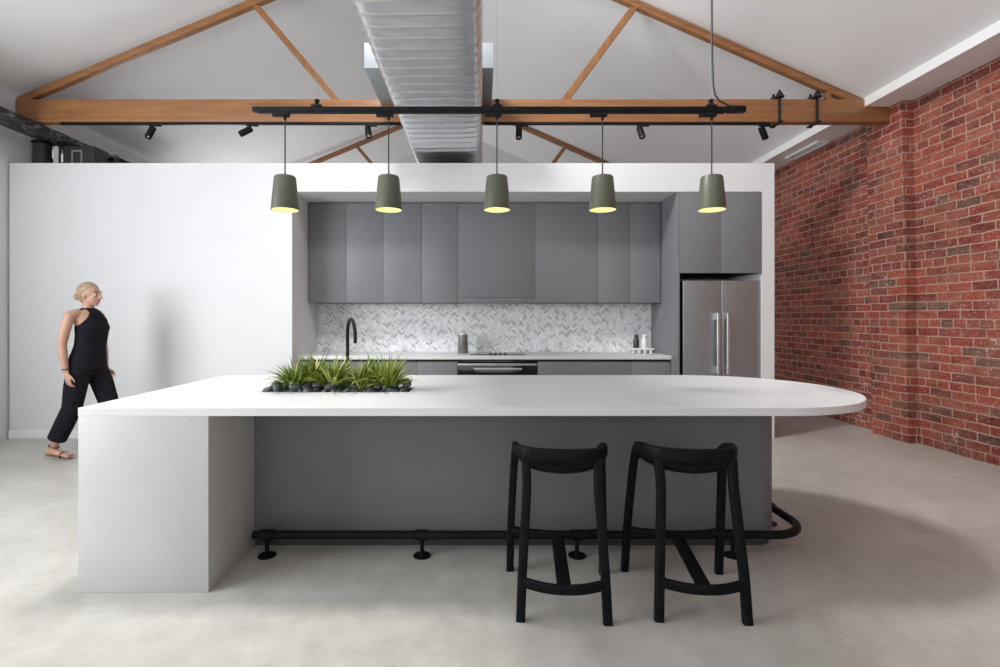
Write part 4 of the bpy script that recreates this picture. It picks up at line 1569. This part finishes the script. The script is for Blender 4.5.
# legs: the near one trails, the far one leads
add_limb(bm, [L3(0.11, -0.09, 0.86), L3(0.07, -0.095, 0.68), L3(0.035, -0.092, 0.47), L3(-0.045, -0.088, 0.32), L3(-0.135, -0.085, 0.125)], [0.088, 0.078, 0.056, 0.054, 0.034], 20)
foot(bm, L3(-0.135, -0.085, 0.125), L3(-0.195, -0.085, 0.055), L3(0.02, -0.09, 0.028))
toe_in = True
add_limb(bm, [L3(0.11, 0.09, 0.86), L3(0.19, 0.095, 0.68), L3(0.26, 0.092, 0.47), L3(0.30, 0.088, 0.30), L3(0.35, 0.085, 0.105)], [0.088, 0.078, 0.056, 0.053, 0.034], 20)
foot(bm, L3(0.35, 0.085, 0.105), L3(0.315, 0.085, 0.028), L3(0.55, 0.09, 0.026))
# head: cranium, jaw, nose, brow, chin, ears
hx, hz = 0.140, 1.555
add_blob(bm, L3(hx - 0.010, 0, hz + 0.022), 0.094, 0.075, 0.092, 28, 20)
add_blob(bm, L3(hx + 0.022, 0, hz - 0.040), 0.066, 0.058, 0.075, 24, 16)
add_blob(bm, L3(hx + 0.052, 0, hz - 0.092), 0.026, 0.026, 0.020, 16, 10)
add_limb(bm, [L3(hx + 0.082, 0, hz + 0.012), L3(hx + 0.096, 0, hz - 0.012), L3(hx + 0.107, 0, hz - 0.032)], [0.009, 0.010, 0.0125], 12)
add_blob(bm, L3(hx + 0.094, -0.009, hz - 0.036), 0.011, 0.009, 0.008, 10, 8)
add_blob(bm, L3(hx + 0.094, 0.009, hz - 0.036), 0.011, 0.009, 0.008, 10, 8)
add_limb(bm, [L3(hx + 0.062, -0.045, hz + 0.016), L3(hx + 0.078, -0.02, hz + 0.021), L3(hx + 0.081, 0, hz + 0.018), L3(hx + 0.078, 0.02, hz + 0.021), L3(hx + 0.062, 0.045, hz + 0.016)], [0.009] * 5, 10)
for s in (-1, 1):
    add_blob(bm, L3(hx - 0.008, s * 0.073, hz - 0.016), 0.017, 0.009, 0.029, 14, 10)
    add_blob(bm, L3(hx + 0.060, s * 0.034, hz - 0.020), 0.020, 0.018, 0.018, 12, 8)
body = obj('body', bm, 'skin', pn)
remesh(body, 0.0058, 5)
for s in (-1, 1):
    e = obj('eye', lathe([(0, -0.0125), (0.009, -0.009), (0.0125, 0), (0.009, 0.009), (0, 0.0125)], L3(hx + 0.0695, s * 0.031, hz - 0.001), 16), 'eyew', pn)
    obj('iris', lathe([(0, 0.0129), (0.0062, 0.0116), (0.0066, 0.009)], L3(hx + 0.0695, s * 0.031, hz - 0.001), 12, axis=(1, s * 0.12, -0.02)), 'iris', e)
    obj('eyebrow', tube([L3(hx + 0.0885, s * 0.013, hz + 0.023), L3(hx + 0.086, s * 0.03, hz + 0.029), L3(hx + 0.070, s * 0.049, hz + 0.022)], [0.0025, 0.0032, 0.0018], 8), 'brow', pn)
bm = bmesh.new()
for zz, r_ in ((hz - 0.061, 0.0056), (hz - 0.0695, 0.0066)):
    add_tube(bm, bez([L3(hx + 0.066, -0.024, hz - 0.065), L3(hx + 0.081, -0.012, zz), L3(hx + 0.085, 0, zz), L3(hx + 0.081, 0.012, zz), L3(hx + 0.066, 0.024, hz - 0.065)], 4),
             [0.001 + r_ * math.sin(PI * k / 16) for k in range(17)], 10)
obj('lips', bm, 'lip', pn)
# hair swept back into a low knot
bm = bmesh.new()
add_blob(bm, L3(hx - 0.021, 0, hz + 0.030), 0.097, 0.080, 0.094, 32, 22)
geom = [v for v in bm.verts if (v.co.x - PX) > hx + 0.066 - 0.85 * max(0, (hz + 0.085) - v.co.z) and v.co.z < hz + 0.098]
bmesh.ops.delete(bm, geom=geom, context='VERTS')
es = [e for e in bm.edges if e.is_boundary]
bmesh.ops.holes_fill(bm, edges=es, sides=0)
add_blob(bm, L3(hx - 0.115, 0, hz - 0.02), 0.036, 0.040, 0.036, 18, 12)
add_limb(bm, [L3(hx - 0.085, 0, hz + 0.0), L3(hx - 0.072, 0, hz - 0.055)], [0.045, 0.028], 14)
hr = obj('hair', bm, 'hair', pn)
remesh(hr, 0.007, 3)
# sleeveless top
bm = bmesh.new()
e = 0.013
tp_ = [(0.115, 0.83, 0.178, 0.130), (0.116, 0.90, 0.186, 0.134), (0.127, 0.97, 0.171, 0.123), (0.141, 1.06, 0.148, 0.112), (0.154, 1.15, 0.149, 0.115),
       (0.160, 1.23, 0.155, 0.124), (0.150, 1.30, 0.150, 0.112), (0.133, 1.36, 0.122, 0.088), (0.120, 1.405, 0.084, 0.070), (0.119, 1.425, 0.066, 0.060)]
add_tube(bm, [L3(x, 0, z) for x, z, a, b in tp_], [(a, b) for x, z, a, b in tp_], 32, True, (1, 0, 0))
for s in (-1, 1):
    add_blob(bm, L3(0.215, s * 0.062, 1.235), 0.058, 0.062, 0.062, 16, 12)
tpo = obj('sleeveless_top', bm, 'cloth', pn)
remesh(tpo, 0.009, 5)
# loose cropped trousers
bm = bmesh.new()
add_tube(bm, [L3(0.12, 0, 1.0), L3(0.115, 0, 0.93), L3(0.115, 0, 0.86), L3(0.112, 0, 0.80)], [(0.160, 0.112), (0.178, 0.128), (0.184, 0.130), (0.16, 0.115)], 28, True, (1, 0, 0))
for p, r_ in (([L3(0.112, -0.088, 0.87), L3(0.075, -0.095, 0.68), L3(0.04, -0.093, 0.48), L3(-0.035, -0.089, 0.33), L3(-0.110, -0.086, 0.185)], [0.098, 0.094, 0.082, 0.082, 0.078]),
              ([L3(0.112, 0.088, 0.87), L3(0.19, 0.095, 0.68), L3(0.26, 0.093, 0.48), L3(0.295, 0.089, 0.32), L3(0.325, 0.086, 0.185)], [0.098, 0.094, 0.082, 0.080, 0.076])):
    add_tube(bm, p, r_, 22)
tr = obj('trousers', bm, 'cloth', pn)
remesh(tr, 0.009, 6)
# bracelet, sandals and painted nails
obj('bracelet', tube([L3(0.0715, -0.208, 0.853), L3(0.0705, -0.208, 0.861)], [0.031, 0.031], 20), 'black', pn)
for (hl, to, an, y) in ((L3(-0.195, -0.085, 0.055), L3(0.02, -0.09, 0.028), L3(-0.138, -0.085, 0.118), -1), (L3(0.315, 0.085, 0.028), L3(0.55, 0.09, 0.026), L3(0.348, 0.085, 0.105), 1)):
    d = to - hl
    bm = bmesh.new()
    add_tube(bm, [hl - d * 0.10 + Vector((0, 0, -0.026)), hl + d * 0.3 + Vector((0, 0, -0.021)), hl + d * 0.75 + Vector((0, 0, -0.0215)), hl + d * 1.07 + Vector((0, 0, -0.020))],
             [(0.026, 0.006), (0.032, 0.006), (0.042, 0.006), (0.034, 0.006)], 14, True, (0, 0, 1))
    so = obj('sandal', bm, 'sandal', pn)
    bm = bmesh.new()
    add_tube(bm, [hl + d * 0.70 + Vector((0, -0.042, -0.014)), hl + d * 0.70 + Vector((0, -0.03, 0.018)), hl + d * 0.70 + Vector((0, 0.0, 0.026)), hl + d * 0.70 + Vector((0, 0.03, 0.018)), hl + d * 0.70 + Vector((0, 0.042, -0.014))], [(0.012, 0.003)] * 5, 10, True, (1, 0, 0))
    dd = (an - hl).normalized()
    ring = []
    for k in range(17):
        a = 2 * PI * k / 16
        ring.append(an + Vector((0.040 * math.cos(a), 0.040 * math.sin(a), -0.014 * math.cos(a))))
    add_tube(bm, ring, [(0.005, 0.003)] * 17, 8, False)
    obj('strap', bm, 'cloth', so)
    bm = bmesh.new()
    sd = d.normalized().cross(Vector((0, 0, 1)))
    for k in range(5):
        o_ = (k - 2) * 0.0163
        add_blob(bm, hl + d * (1.035 - 0.012 * (4 - k)) + sd * o_ + Vector((0, 0, 0.005)), 0.008, 0.0062, 0.0035, 10, 8)
    obj('toenails', bm, 'nail', pn)

S.cycles.use_denoising = True
S.cycles.max_bounces = 10
S.cycles.diffuse_bounces = 6
S.cycles.sample_clamp_indirect = 6.0
S.cycles.caustics_reflective = False
S.cycles.caustics_refractive = False
